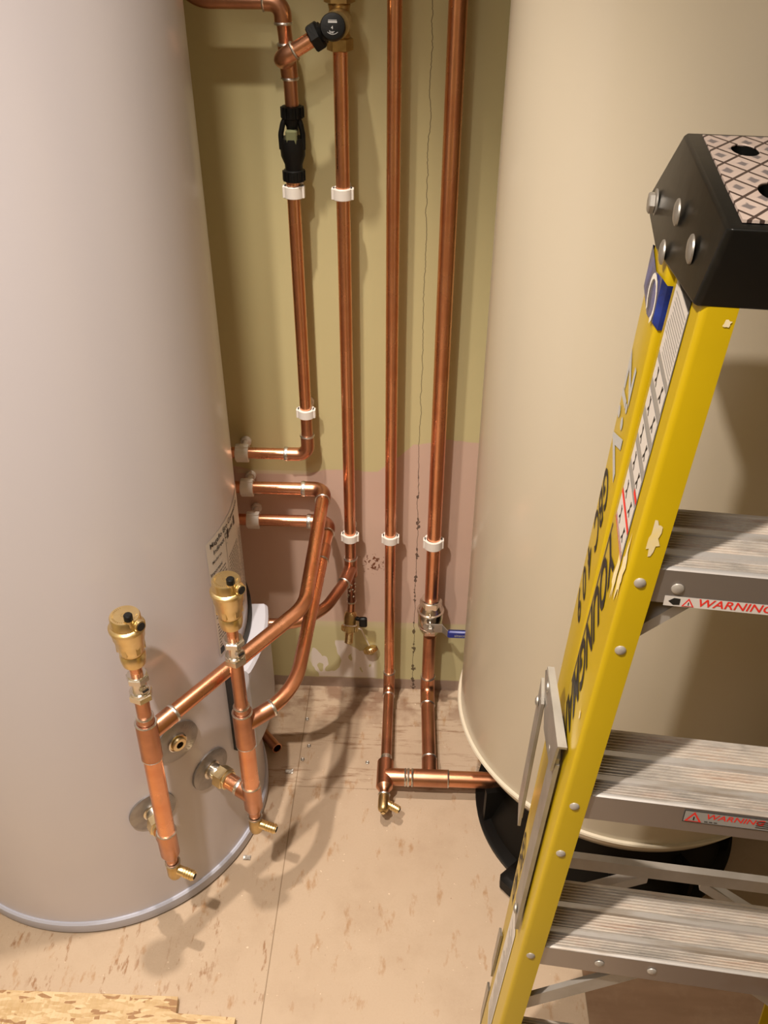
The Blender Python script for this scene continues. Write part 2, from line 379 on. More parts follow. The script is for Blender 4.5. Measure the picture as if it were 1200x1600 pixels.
# ------------------------------------------------------------ left cylinder
LC = V((-.606, 1.224, 0)); LR = .31
def pol(r, deg, z, c=LC): a = math.radians(deg); return V((c.x+r*math.cos(a), c.y+r*math.sin(a), z))
t = thing('water_cylinder', 'large pale lavender-white hot water cylinder standing on the floor at left', 'water cylinder', LC)
b = MB(); b.lathe([(.018, LR-.004), (.020, LR), (1.90, LR), (1.93, LR-.03), (1.95, LR-.12), (1.955, .02)], LC, seg=160); obj('body', b, LTANK, t)
b = MB(); b.lathe_closed([(0, LR-.02), (0, LR+.0035), (.004, LR+.006), (.024, LR+.006), (.0275, LR+.003), (.0275, LR-.02)], LC+V((0, 0, .002)), V((0, 0, 1)), seg=160); obj('base_rim', b, LRIM, t)
def arcblock(r0, r1, a0, a1, z0, z1, cham=.01, n=40, topdrop=0, acham=5):
    b = MB(); rs = []
    for i in range(n+1):
        a = a0+(a1-a0)*i/n; e = min(1, min(a-a0, a1-a)/acham) if acham else 1; e = math.sin(e*PI/2)
        R = r0+(r1-r0)*(.25+.75*e)
        zz0 = z0+(1-e)*cham; 
        rs.append([pol(r0-.004, a, zz0), pol(R-cham*.8, a, zz0), pol(R, a, zz0+cham), pol(R, a, z1-cham*.5), pol(R-cham*.5, a, z1), pol(r0-.004, a, z1)])
    b.rings(rs); return b
cov = obj('control_cover', arcblock(LR, LR+.036, -17.5, 14, .262, .462, .010, acham=1), LCOV, t, label='pale grey curved plastic cover')
# black gasket: an inverted L, along the top and down the left edge
b = MB()
rs = []
for i in range(30):
    a = -20.5+i*1.9; rs.append([pol(LR-.002, a, .462), pol(LR+.007, a, .462), pol(LR+.007, a, .4705), pol(LR-.002, a, .4705)])
b.rings(rs)
rs = []
for z in (.268, .272, .46, .4705):
    k = .3 if z == .268 else 1
    rs.append([pol(LR-.002, -19-1.5*k, z), pol(LR+.006, -19-1.5*k, z), pol(LR+.006, -19+1.5*k, z), pol(LR-.002, -19+1.5*k, z)])
b.rings(rs); sub('gasket', b, BLKG, cov)

def curved(b, items, z0, deg0, r, c=LC):                              # flat shapes wrapped round a cylinder; items in metres (s right, t up)
    for poly in items:
        b.face([b.bm.verts.new(pol(r, deg0+math.degrees(s/r), z0+t_, c)) for s, t_ in poly])
def text_polys(txt, size, shear=0, sx=1, bold=.012):
    cu = D.curves.new('t', 'FONT'); cu.body = txt; cu.size = size; cu.shear = shear; cu.resolution_u = 3; cu.offset = size*bold
    o = D.objects.new('t', cu); COL.objects.link(o); dg = bpy.context.evaluated_depsgraph_get(); dg.update()
    me = o.evaluated_get(dg).to_mesh(); out = [[(me.vertices[i].co.x*sx, me.vertices[i].co.y) for i in p.vertices] for p in me.polygons]
    o.evaluated_get(dg).to_mesh_clear(); D.objects.remove(o); D.curves.remove(cu); return out
def rect(x, y, w_, h_): return [(x, y), (x+w_, y), (x+w_, y+h_), (x, y+h_)]
def shift(polys, dx, dy): return [[(x+dx, y+dy) for x, y in p] for p in polys]
# label round the cylinder side
b = MB(); rs = []
n = 24
for z in (.508, .742):
    rs.append([pol(LR+.0006, -21.3+i*62/n, z) for i in range(n+1)])
b.rings(rs, cap=False, closed=False)
lab = obj('label_sheet', b, LABC, t, label='printed paper label curving round the side')
b = MB(); it = []
it += shift(text_polys('Magaflo Eco Commercial', .0135), .010, .218)+shift(text_polys('Indirect Cylinder', .0125), .018, .202)
it += shift(text_polys('Model no.', .008), .012, .187)+shift(text_polys('Important', .0095), .003, .168)
for k in range(22):
    y = .160-k*.0066
    for x, w_ in ((.004, .045+.012*random.random()), (.068, .05+.012*random.random()), (.135, .055), (.21, .05)):
        if k in (6, 13) and x < .05: continue
        xx = x
        while xx < x+w_:
            ww = .004+random.random()*.008; it.append(rect(xx, y, min(ww, x+w_-xx), .0016)); xx += ww+.0016
it += [rect(.0, .0, .0, .0)] if False else []
it += [rect(.062, .010, .0008, .215), rect(.066, .19, .11, .0012), rect(.130, .01, .0008, .17), rect(.07, .196, .045, .018)]
it += [rect(.003, .004, .012, .014)]
curved(b, it, .508, -21.3, LR+.0010); sub('lettering', b, INK, lab, smooth=False)

# three flow ports
def port(deg, z, open_=False):
    c = pol(LR-.001, deg, z); d = V((math.cos(math.radians(deg)), math.sin(math.radians(deg)), 0))
    b = MB(); b.lathe([(0, .0405), (.0035, .0405), (.0042, .0395), (.0044, .018), (.0044, .012)], c, d, seg=48)
    p = obj('port_plate', b, PLATE, t)
    if open_:
        b = MB(); b.lathe_closed([(.003, .0065), (.003, .015), (.006, .0155), (.0065, .013), (.012, .0125), (.013, .0115), (.013, .0065)], c, d); sub('threaded_socket', b, BRASSP, p)
        b = MB(); b.cyl(c+d*.004, c+d*.006, .0065); sub('bore', b, DARK, p)
        b = MB(); b.lathe_closed([(.004, .0150), (.004, .0175), (.007, .0175), (.008, .0155)], c, d); sub('collar', b, CHR, p)
    else:
        b = MB(); b.lathe([(.003, .0175), (.006, .0175), (.007, .0145), (.024, .0145), (.026, .013)], c, d); sub('nozzle', b, CHR, p)
        b = MB(); b.hexnut(c+d*.022, c+d*.042, .0205, rot=.3); b.cyl(c+d*.041, c+d*.047, .0172, bev=.001); sub('compression_nut', b, BRASSP, p)
        # etched logo strokes on the plate
    x, y = frame(d); b = MB()
    for k in range(14):
        a = 2.0+.16*k; q = c+d*.00450+x*(.030*math.cos(a))+y*(.030*math.sin(a)); q2 = c+d*.00450+x*(.0345*math.cos(a+.06))+y*(.0345*math.sin(a+.06))
        s_ = (q2-q).cross(d).normalized()*.0005; b.face([b.bm.verts.new(v) for v in (q-s_, q+s_, q2+s_, q2-s_)])
    sub('etched_marks', b, LABS, p, smooth=False)
PORT1, PORT2 = (-54.9, .284), (-33.0, .292)
port(*PORT1); port(*PORT2); port(-43.4, .4125, True)

# ------------------------------------------------------------ right cylinder
RC = V((.40, 1.231, 0)); RR = .303
t = thing('buffer_cylinder', 'large cream enamelled cylinder on a black base behind the yellow ladder', 'water cylinder', RC)
b = MB(); b.lathe([(.245, .20), (.250, .262), (.262, RR-.014), (.282, RR-.003), (.300, RR), (2.0, RR), (2.05, RR-.04), (2.06, .05)], RC, seg=160); obj('body', b, RTANK, t)
b = MB(); b.lathe_closed([(.2965, RR-.004), (.2975, RR+.0045), (.300, RR+.006), (.303, RR+.0045), (.3045, RR-.004)], RC, V((0, 0, 1)), seg=160); obj('seam_bead', b, RTANK, t)
b = MB(); b.lathe([(0, .256), (.012, .258), (.016, .250), (.020, .236), (.10, .205), (.20, .185), (.252, .19)], RC, seg=96)
for k in range(10):
    a = 12+36*k; d = pol(1, a, 0, V((0, 0, 0))); s_ = V((-d.y, d.x, 0))
    M = Matrix((d, s_, V((0, 0, 1)))).transposed(); b.box(RC+d*.222+V((0, 0, .05)), (.028, .006, .05), M)
b.box(RC+V((-.165, -.185, .02)), (.05, .035, .02), Matrix.Rotation(.75, 3, 'Z'), .008)
obj('base', b, RBASE, t)

# ------------------------------------------------------------ pipework
def ring(b, c, d, r, w_=.004, k=.0019):
    c, d = V(c), V(d).normalized(); b.lathe_closed([(-w_/2, r-.001), (-w_/2, r+k*.5), (0, r+k), (w_/2, r+k*.5), (w_/2, r-.001)], c, d, seg=24)
def solder(par, c, d, r, w_=.004, k=.0019):
    b = MB(); ring(b, c, d, r, w_, k); return obj('solder_joint', b, SOL, par)
def fitting(par, a, b_, r, name='coupling', m=None):
    b = MB(); b.cyl(a, b_, r, bev=.0012); return obj(name, b, m or COPT, par)
def elbow(par, p0, pc, p1, r, bend, m=None):
    b = MB(); b.tube([p0, pc, p1], r, bend=bend); return obj('elbow', b, m or COPT, par)
PY = 1.498
# pipe 1: drop from the tundish, turning left behind the cylinder
X1 = -.2050
t = thing('copper_pipe', 'thin copper pipe dropping from the black tundish and turning left at the paint edge', 'copper pipe', (X1, PY, .669))
b = MB(); b.tube([(-.2070, PY, 1.195), (X1, PY, .700)], .0108); obj('pipe_length', b, COP, t)
b = MB(); b.tube([(-.225, PY, .669), (-.452, PY, .669)], .0108); obj('pipe_length', b, COP, t)
elbow(t, (X1, PY, .712), (X1, PY, .669), (-.248, PY, .669), .0128, .020)
solder(t, (X1, PY, .711), (0, 0, 1), .0122); solder(t, (-.247, PY, .669), (1, 0, 0), .0122, .007); 
b = MB(); b.cyl((X1, PY, .712), (X1, PY, .748), .0109); obj('pipe_length', b, COPT, t, label='heat darkened length')
# pipe 1 above the tundish + discharge branch
t = thing('copper_pipe', 'copper discharge pipe with tee and elbow above the black tundish', 'copper pipe', (-.205, PY, 1.30))
b = MB(); b.tube([(-.2020, PY, 1.280), (-.2035, PY, 1.345), (-.2092, PY, 1.408)], .0105); obj('pipe_length', b, COPT, t)
E0 = V((-.2098, PY, 1.4280)); EL = V((-.232, PY, 1.4370))
elbow(t, (-.2088, PY, 1.402), E0, (-.236, PY, 1.4295), .0130, .018)
solder(t, (-.2088, PY, 1.4015), (0, 0, 1), .0122); solder(t, (-.236, PY, 1.4295), (1, 0, 0), .0124, .003)
b = MB(); b.tube([(-.236, PY, 1.4295), (-.33, PY, 1.4295), (-.38, PY, 1.47)], .0108, bend=.05); obj('pipe_length', b, COPT, t)
fitting(t, (-.2065, PY, 1.3740), (-.2033, PY, 1.328), .0128, 'tee', COPT)
solder(t, (-.2065, PY, 1.3740), (-.04, 0, 1), .0120); solder(t, (-.2032, PY, 1.328), (0, 0, 1), .0120)
VC = aty(520, 42, 1.435)                       # centre of the relief valve cap
T0 = V((-.2055, PY, 1.353)); T1 = aty(438, 93, 1.452); T2 = aty(499, 54, 1.452)
b = MB(); b.tube([T0, T1, T1+(T2-T1)*.35], .0125, bend=.016); obj('elbow', b, COPT, t)
solder(t, T1+(T2-T1)*.36, T2-T1, .0122, .003)
b = MB(); b.tube([T1+(T2-T1)*.3, T2], .0108); obj('pipe_length', b, COP, t)
# tundish
t = thing('tundish', 'black plastic tundish with a pale sight window on the left pipe', 'tundish', (-.204, PY, 1.16))
zt = 1.292
prof = [(0, .0165), (.018, .0165)]
b = MB(); b.lathe([(.272-.272, .0145), (.001, .0165), (.017, .0165), (.0185, .0145)], (-.2045, PY, 1.178), seg=24)
for k in range(12):
    a = k*PI/6; b.box((-.2045+.0165*math.cos(a), PY+.0165*math.sin(a), 1.187), (.0016, .0016, .0075), Matrix.Rotation(a, 3, 'Z'))
obj('lower_nut', b, BLK, t)
b = MB(); b.lathe([(0, .0145), (.001, .0165), (.017, .0165), (.018, .0145)], (-.2022, PY, 1.272), seg=24)
for k in range(12):
    a = k*PI/6; b.box((-.2022+.0165*math.cos(a), PY+.0165*math.sin(a), 1.281), (.0016, .0016, .0075), Matrix.Rotation(a, 3, 'Z'))
obj('upper_nut', b, BLK, t)
b = MB(); b.lathe([(0, .0135), (.014, .0140), (.027, .0190), (.042, .0200), (.054, .0188)], (-.2042, PY, 1.190)); obj('lower_cup', b, BLK, t)
b = MB(); b.lathe([(0, .0085), (.022, .0095), (.03, .0135), (.038, .0125)], (-.2032, PY, 1.238)); obj('upper_spout', b, BLK, t)
b = MB()
for sx in (-1, 1):
    b.tube([(-.204+sx*.0165, PY-.006, 1.228), (-.204+sx*.0170, PY-.006, 1.250), (-.2035+sx*.0135, PY-.005, 1.266), (-.203+sx*.008, PY-.003, 1.276)], .0042, seg=10, bend=.02)
b.cyl((-.204, PY+.012, 1.222), (-.204, PY+.010, 1.270), .006)
obj('side_arms', b, BLK, t)
b = MB(); b.box((-.2037, PY-.0085, 1.246), (.0088, .0095, .0115), None, .002); obj('sight_window', b, GREYWIN, t, label='pale translucent window')

# pipe 2
X2 = -.1285
t = thing('copper_pipe', 'copper pipe below the brass relief valve, ending in a sooty tee near the floor', 'copper pipe', (X2, PY, .33))
b = MB(); b.tube([(-.1270, PY, 1.370), (X2, PY, .46)], .0112); obj('pipe_length', b, COP, t)
b = MB(); b.cyl((X2, PY, .425), (X2, PY, .470), .0113); obj('pipe_length', b, COPT, t, label='heat darkened length')
fitting(t, (X2, PY, .422), (X2, PY, .376), .0135, 'tee', COPT); solder(t, (X2, PY, .4225), (0, 0, 1), .0127)
b = MB(); b.lathe([(0, .0085), (.012, .0085), (.02, .0128)], (X2, PY, .358)); obj('reducer', b, COPD, t)
b = MB(); b.cyl((X2, PY, .305), (X2, PY, .362), .0082); obj('pipe_length', b, COPD, t, label='sooty burnt nipple')
solder(t, (X2, PY, .305), (0, 0, 1), .0082, .004)
b = MB()
for k in range(16):
    a = random.random()*6.3; z = .315+random.random()*.045; b.lathe([(0, .0006), (.001, .0024), (.003, .0006)], (X2+.0080*math.cos(a), PY-.0080*abs(math.sin(a)), z), (math.cos(a), -abs(math.sin(a)), 0), seg=6)
obj('solder_blobs', b, SOL, t)
b = MB(); b.cyl((X2, PY, .308), (-.1302, PY-.006, .272), .0080); obj('pipe_length', b, COPT, t)
# pipe C from that tee
t = thing('copper_pipe', 'copper pipe curving from the sooty tee down left towards the cylinder cover', 'copper pipe', (-.2, 1.33, .38))
P = [V((X2, PY, .398)), V((-.1345, 1.455, .398)), V((-.168, 1.372, .396)), V((-.215, 1.325, .394)), V((-.335, 1.318, .392))]
b = MB(); b.tube([P[1], P[2]*.5+P[1]*.5, P[2], P[3], P[4]], .0112, bend=[.02, .09, .12]); obj('pipe_length', b, COPT, t)
b = MB(); b.cyl(P[0], P[1]+(P[2]-P[1])*.12, .0132); obj('tee_branch', b, COPT, t); solder(t, P[1]+(P[2]-P[1])*.13, P[2]-P[1], .0126)

# horizontal pipes at the wall + long bent runs to the standpipes
M1 = V((-.389, .9156, 0)); M2 = V((-.2642, 1.007, 0))
def run(label, zw, zx, P_bend, M, zm, r, bendr):
    t = thing('copper_pipe', label, 'copper pipe', (zx, PY, zw))
    e = V((zx, PY, zw)); m_ = V((M.x, M.y, zm)); pb = V(P_bend)
    b = MB(); b.tube([(-.452, PY, zw), (zx-.028, PY, zw)], r-.0003); obj('pipe_length', b, COP, t)
    d = (pb-e).normalized()
    elbow(t, (zx-.040, PY, zw), e, e+d*.034, r+.0022, .022)
    solder(t, (zx-.041, PY, zw), (1, 0, 0), r+.0014, .008); solder(t, e+d*.035, d, r+.0014)
    d2 = (m_-pb).normalized()
    b = MB(); b.tube([e+d*.02, pb, m_-d2*.010], r, bend=bendr); obj('pipe_length', b, COP, t)
    b = MB(); b.cyl(m_-d2*.052, m_-d2*.008, r+.0022); obj('tee_branch', b, COPT, t)
    solder(t, m_-d2*.053, d2, r+.0014, .005); return t, e, d
run('upper copper pipe on the wall bent down to the front standpipe', .590, -.1765, tuple(atz(476, 947, .566)), M1, .534, .0124, .080)
tB, eB, dB = run('lower copper pipe passing under the upper one to the rear standpipe', .512, -.1690, tuple(atz(459, 1086, .476)), M2, .462, .0120, .13)
fitting(tB, eB+dB*.075, eB+dB*.115, .0135, 'coupling', COPT); solder(tB, eB+dB*.116, dB, .0124)

# pipes 3 and 4 with the floor-level runs
X3, X4, ZF = -.0470, .0410, .050
t = thing('copper_pipe', 'slim straight copper pipe down the wall middle, running forward along the floor', 'copper pipe', (X3, PY, 0))
b = MB(); b.tube([(-.0478, PY, 2.2), (X3, PY, .09)], .0110); obj('pipe_length', b, COP, t)
elbow(t, (X3, PY, .098), (X3, PY, ZF), (X3, PY-.026, ZF), .0128, .022); solder(t, (X3, PY, .100), (0, 0, 1), .0122); solder(t, (X3, PY-.027, ZF), (0, 1, 0), .0122)
b = MB(); b.tube([(X3, PY-.02, ZF), (-.0455, 1.285, ZF)], .0112); obj('pipe_length', b, COPT, t)
solder(t, (-.0455, 1.293, ZF), (0, 1, 0), .0112, .010, .0010)
t = thing('copper_pipe', 'thicker copper pipe right of the crack, above and below the chrome lever valve', 'copper pipe', (X4, PY, 0))
b = MB(); b.tube([(.0440, PY, 2.2), (.0405, PY, .30)], .0140); obj('pipe_length', b, COP, t)
b = MB(); b.tube([(.0405, PY, .215), (.0405, PY, .09)], .0140); obj('pipe_length', b, COPT, t)
elbow(t, (.0405, PY, .088), (.0405, PY, ZF), (.0410, PY-.050, ZF), .0160, .026); solder(t, (.0405, PY, .090), (0, 0, 1), .0152); solder(t, (.0410, PY-.052, ZF), (0, 1, 0), .0152)
b = MB(); b.tube([(.041, PY-.045, ZF), (.0455, 1.26, ZF)], .0145); obj('pipe_length', b, COPT, t); solder(t, (.0450, 1.297, ZF), (0, 1, 0), .0145)
# 35 mm header at floor level into the black base
YH = 1.246
t = thing('copper_header', 'thick copper header pipe lying just above the floor, entering the black base', 'copper pipe', (.03, YH, .03))
b = MB(); b.cyl((-.046, 1.285, ZF), (-.046, 1.218, ZF), .0172, bev=.002); obj('end_tee', b, COPT, t)
b = MB(); b.cyl((-.046, YH, ZF), (-.005, YH, ZF), .0178, bev=.001); obj('tee_branch', b, COPT, t)
b = MB(); b.cyl((-.01, YH, ZF), (.19, YH, ZF), .0168); obj('pipe_length', b, COP, t)
b = MB(); b.cyl((.012, YH, ZF), (.083, YH, ZF), .0184, bev=.001); b.cyl((.0455, 1.292, ZF), (.0455, YH, ZF), .0160, bev=.001); obj('middle_tee', b, COPT, t)
for x, w_ in ((-.004, .004), (.002, .005), (.010, .004), (.084, .003)): solder(t, (x, YH, ZF), (1, 0, 0), .0172, w_, .0018)
b = MB(); b.lathe([(0, .0172), (.006, .013), (.010, .0098), (.020, .0096)], (-.046, 1.220, ZF), (0, -1, 0)); obj('reducer', b, COPT, t)

def drain(par_label, base, axis, spout_dir, cat='drain cock', k=1.0):
    base = V(base); ax = V(axis).normalized(); sd = V(spout_dir).normalized()
    t = thing('drain_cock', par_label, cat, base)
    b = MB(); b.lathe([(0, .0088*k), (.012*k, .0092*k), (.024*k, .0092*k), (.028*k, .0080*k), (.031*k, .005*k), (.032*k, .001)], base, ax, seg=20); bd = obj('body', b, BRASSD, t)
    b = MB(); b.lathe([(0, .0045*k), (.003, .004*k)], base+ax*(.0315*k), ax, seg=4); obj('spindle', b, BRASS, t)
    s = base+ax*(.012*k)
    b = MB(); pr = [(.004, .0062), (.014, .0062)]
    for i in range(4): pr += [(.015+i*.0035, .0058), (.0155+i*.0035, .0068), (.0175+i*.0035, .0068), (.018+i*.0035, .0058)]
    pr += [(.030, .0055)]
    b.lathe([(h*k, r*k) for h, r in pr], s, sd, seg=18); obj('hose_spout', b, BRASS, t)
    b = MB(); b.cyl(s+sd*.0295*k, s+sd*.0304*k, .0040*k, 12); obj('spout_bore', b, DARK, t)
    b = MB(); ring(b, base, ax, .0088*k, .004); obj('solder_joint', b, SOL, t)
drain('brass drain cock at the end of the floor-level header', (-.046, 1.200, ZF), (0, -1, -.10), (.86, -.45, -.1), k=1.22)

# ------------------------------------------------------------ standpipes
def standpipe(M, port, z_tee, z_low, z_top, label, lean):
    t = thing('copper_standpipe', label, 'copper pipe', (M.x, M.y, z_low-.07))
    P = lambda z: V((M.x+lean*(z-.284), M.y, z))
    b = MB(); b.cyl(P(z_tee+.03), P(z_top), .0105); obj('pipe_length', b, COPT, t)
    b = MB(); b.lathe([(0, .0128), (.014, .0128), (.015, .0118)], P(z_tee+.028)); obj('reducer', b, COPT, t); solder(t, P(z_tee+.0435), (0, 0, 1), .0116)
    b = MB(); b.cyl(P(z_tee-.046), P(z_tee+.030), .0162, bev=.0008); obj('upper_tee', b, COPT, t); solder(t, P(z_tee+.0295), (0, 0, 1), .0148, .003, .0022)
    b = MB(); b.cyl(P(z_low+.02), P(z_tee-.04), .0143); obj('pipe_length', b, COP, t); solder(t, P(z_tee-.0465), (0, 0, 1), .0146, .002)
    b = MB(); b.lathe([(0, .0118), (.003, .0125), (.010, .0158), (.066, .0160), (.067, .0150)], P(z_low-.046)); obj('lower_tee', b, COPT, t); solder(t, P(z_low+.0215), (0, 0, 1), .0150, .0025, .0020)
    b = MB(); b.cyl(P(z_low-.060), P(z_low-.040), .0098); obj('reducer', b, COPT, t); 
    pc = pol(LR+.044, port[0], port[1]); m_ = P(port[1]-.006); d = (m_-pc).normalized(); L = (m_-pc).length
    b = MB(); b.cyl(pc-d*.004, pc+d*(L*.55), .0141); obj('pipe_length', b, COP, t)
    b = MB(); b.cyl(pc+d*(L*.5), m_, .0158); obj('tee_branch', b, COPT, t); solder(t, pc+d*(L*.45), d, .0142, .007)
standpipe(M1, PORT1, .534, .284, .622, 'front copper standpipe with two tees beside the cylinder, nearest the viewer', .016)
standpipe(M2, PORT2, .462, .292, .610, 'rear copper standpipe with two tees in front of the grey cover', 0)
drain('brass drain cock below the front standpipe', (M1.x, M1.y, .222), (0, 0, -1), (.93, -.30, -.12), k=1.32)
drain('brass drain cock below the rear standpipe', (M2.x, M2.y, .228), (0, 0, -1), (.93, -.25, -.12), k=1.32)
def isolator(M, z, label):
    P = lambda q: V((M.x, M.y, z+q)); t = thing('isolating_valve', label, 'isolating valve', P(0))
    b = MB(); b.hexnut(P(0), P(.013), .0175, .002, .2); b.cyl(P(.012), P(.0165), .0155, bev=.001); obj('lower_nut', b, CHR, t)
    b = MB(); b.lathe([(0, .0125), (.004, .0115), (.022, .0115), (.026, .0125)], P(.014)); obj('valve_body', b, CHR, t)
    d = V((.75, -.66, 0)); b = MB(); b.cyl(P(.026)+d*.008, P(.026)+d*.0165, .0068, bev=.001); s_ = obj('spindle_boss', b, CHR, t)
    b = MB(); b.box(P(.026)+d*.0168, (.0010, .0045, .0010), Matrix((d, V((-d.y, d.x, 0)), V((0, 0, 1)))).transposed()); sub('screw_slot', b, DARK, s_)
    b = MB(); b.hexnut(P(.035), P(.047), .0165, .002, .5); b.cyl(P(.046), P(.049), .0140, bev=.001); obj('upper_nut', b, CHR, t)
    b = MB(); b.cyl(P(.040), P(.073), .0088); obj('pipe_stub', b, COP, t)
M1T = M1+V((.0062, 0, 0))
isolator(M1T, .615, 'chromed isolating valve on the front standpipe'); isolator(M2, .602, 'chromed isolating valve on the rear standpipe')
def vent(M, z, label):
    P = lambda q: V((M.x, M.y, z+q)); t = thing('air_vent', label, 'air vent', P(0))
    b = MB(); b.lathe([(0, .0125), (.003, .0160), (.012, .0178), (.020, .0178), (.023, .0165)], P(0)); obj('collar', b, BRASS, t)
    b = MB(); b.lathe([(.022, .0150), (.025, .0172), (.038, .0195), (.050, .0205), (.053, .0220), (.064, .0226), (.067, .0236)], P(0), seg=40)
    for k in range(6):
        a = k*PI/3+.3; b.box(P(.040)+V((.0180*math.cos(a), .0180*math.sin(a), 0)), (.0016, .0042, .011), Matrix.Rotation(a, 3, 'Z'), .001)
    obj('body', b, BRASS, t)
    b = MB(); b.lathe([(.066, .0225), (.067, .0248), (.0715, .0250), (.0735, .0235), (.0745, .0212), (.0880, .0208), (.0900, .0196), (.0902, .004)], P(0), seg=48); lid = obj('lid', b, BRASS, t)
    d = V((.62, -.78, 0)); 
    b = MB(); b.lathe([(0, .0062), (.009, .0062), (.012, .0058)], P(.082)+d*.0150, seg=20); b.lathe([(-.012, .0085), (.004, .0085), (.007, .0080), (.0072, .0058)], P(.0800)+V((.93, -.36, 0))*.0195, V((.80, -.60, .05)), seg=24)
    sub('vent_boss', b, BRASS, lid)
    b = MB(); b.lathe([(0, .0060), (.008, .0060), (.0095, .0048)], P(.0925)+d*.0150, seg=20); sub('vent_cap', b, BLK, lid, label='small black screw cap')
    b = MB(); b.lathe([(.0068, .0062), (.0078, .0062)], P(.0800)+V((.93, -.36, 0))*.0195, V((.80, -.60, .05)), seg=20); sub('outlet_bore', b, DARK, lid)
    b = MB()
    for k in range(26):
        a = 2.2+.17*k; c = P(.0903)+V((.0160*math.cos(a), .0160*math.sin(a), 0)); b.box(c, (.0012, .0004, .0002), Matrix.Rotation(a, 3, 'Z'))
    b.lathe_closed([(0, .004), (0, .0048), (.0003, .0048), (.0003, .004)], P(.0901), V((0, 0, 1)), 20)
    sub('stamped_marks', b, BRASSD, lid)
vent(M1T, .682, 'brass automatic air vent on top of the front standpipe'); vent(M2, .673, 'brass automatic air vent on top of the rear standpipe')

# ------------------------------------------------------------ relief valve on pipe 2
t = thing('relief_valve', 'brass pressure relief valve with round black cap at the top', 'relief valve', (-.1275, PY, 1.366))
vz = 1.398
b = MB(); b.hexnut((-.1272, PY, 1.366), (-.1272, PY, 1.384), .0195, rot=.55); obj('lower_nut', b, BRASSD, t)
b = MB(); b.hexnut((-.1268, PY, 1.428), (-.1268, PY, 1.462), .0225, rot=.55); obj('upper_nut', b, BRASSD, t)
b = MB(); b.lathe([(0, .0145), (.004, .0165), (.010, .0150), (.024, .0175), (.038, .0150), (.044, .0165), (.048, .0140)], (-.127, PY, 1.382)); b.cyl((-.127, PY, 1.405), (VC.x+.004, VC.y+.012, VC.z), .0185); obj('valve_body', b, BRASSD, t)
cd = (CAM-VC).normalized(); cd = (V((cd.x*.5, -1, .25))).normalized()
b = MB(); b.lathe([(-.014, .0150), (-.012, .0175), (.004, .0178), (.007, .0165), (.0078, .012), (.0080, .002)], VC, cd, seg=32); cp = obj('cap', b, BLK, t)
b = MB(); cx = V((1, 0, 0)); cx = (cx-cd*cx.dot(cd)).normalized(); cy = cd.cross(cx)
it = shift(text_polys('4', .006), -.0022, -.0038)+shift(text_polys('bar', .0055), -.0046, -.0088)+[rect(-.0062, .0040, .0124, .0024), rect(-.0060, .0070, .0118, .0008)]
for k in range(8):
    a = -2.35+k*.196; a2 = a+.196; it.append([(.0098*math.cos(a), .0098*math.sin(a)), (.0105*math.cos(a), .0105*math.sin(a)), (.0105*math.cos(a2), .0105*math.sin(a2)), (.0098*math.cos(a2), .0098*math.sin(a2))])
for p_ in it: b.face([b.bm.verts.new(VC+cd*.0083+cx*u_+cy*v_) for u_, v_ in p_])
sub('lettering', b, GPRINT, cp, smooth=False)
dd = (T1-T2).normalized()
b = MB(); b.cyl(VC-cd*.004, T2+dd*.004, .0125); b.hexnut(T2-dd*.003, T2+dd*.013, .0205, .002); b.cyl(T2-dd*.006, T2, .0150); obj('outlet_union', b, BLK, t)

# ------------------------------------------------------------ lever valve on pipe 4
t = thing('lever_valve', 'chromed lever ball valve with a blue handle on the thicker pipe', 'valve', (.0405, PY, .21))
XL = .0400
b = MB(); b.hexnut((XL, PY, .288), (XL, PY, .306), .0235, .002, PI/2); b.cyl((XL, PY, .305), (XL, PY, .309), .0195); obj('upper_nut', b, CHR, t)
b = MB(); b.lathe([(0, .0190), (.004, .0225), (.016, .0235), (.020, .0262), (.040, .0272), (.056, .0255), (.062, .0225), (.070, .0210)], (XL, PY, .222), seg=32); b.lathe([(0, .024), (.002, .0288), (.005, .0288), (.007, .024)], (XL, PY, .272), seg=32); b.lathe([(0, .022), (.002, .0262), (.004, .0262), (.006, .022)], (XL, PY, .232), seg=32); obj('valve_body', b, CHR, t)
b = MB(); b.hexnut((XL, PY, .214), (XL, PY, .228), .0215, .002, PI/2); obj('lower_nut', b, CHR, t)
b = MB(); b.cyl((XL, PY-.020, .258), (XL, PY-.042, .258), .0075); b.cyl((XL-.001, PY-.022, .281), (XL-.001, PY-.030, .281), .002); sp_ = obj('spindle', b, CHR, t)
b = MB(); b.hexnut((XL, PY-.0405, .258), (XL, PY-.047, .258), .0068, .001); sub('nut', b, STEEL, sp_)
b = MB(); fn = lambda u, v, t_: (u, PY-.036-t_, v)
b.prism([(XL-.012, .252), (XL-.006, .247), (XL+.026, .246), (XL+.026, .268), (XL-.010, .268), (XL-.016, .262)], fn, 0, .0025)
b.rings([[V((XL+.025, PY-.036, .247)), V((XL+.025, PY-.0385, .247)), V((XL+.025, PY-.0385, .267)), V((XL+.025, PY-.036, .267))],
         [V((XL+.036, PY-.054, .251)), V((XL+.036, PY-.0565, .251)), V((XL+.036, PY-.0565, .268)), V((XL+.036, PY-.054, .268))],
         [V((XL+.045, PY-.055, .252)), V((XL+.045, PY-.0575, .252)), V((XL+.045, PY-.0575, .268)), V((XL+.045, PY-.055, .268))]])
lv = obj('lever', b, STEEL, t)
b = MB(); b.box((XL+.080, PY-.056, .2600), (.044, .0050, .0098), None, .003); gr = sub('grip', b, BLUE, lv, label='blue plastic grip')
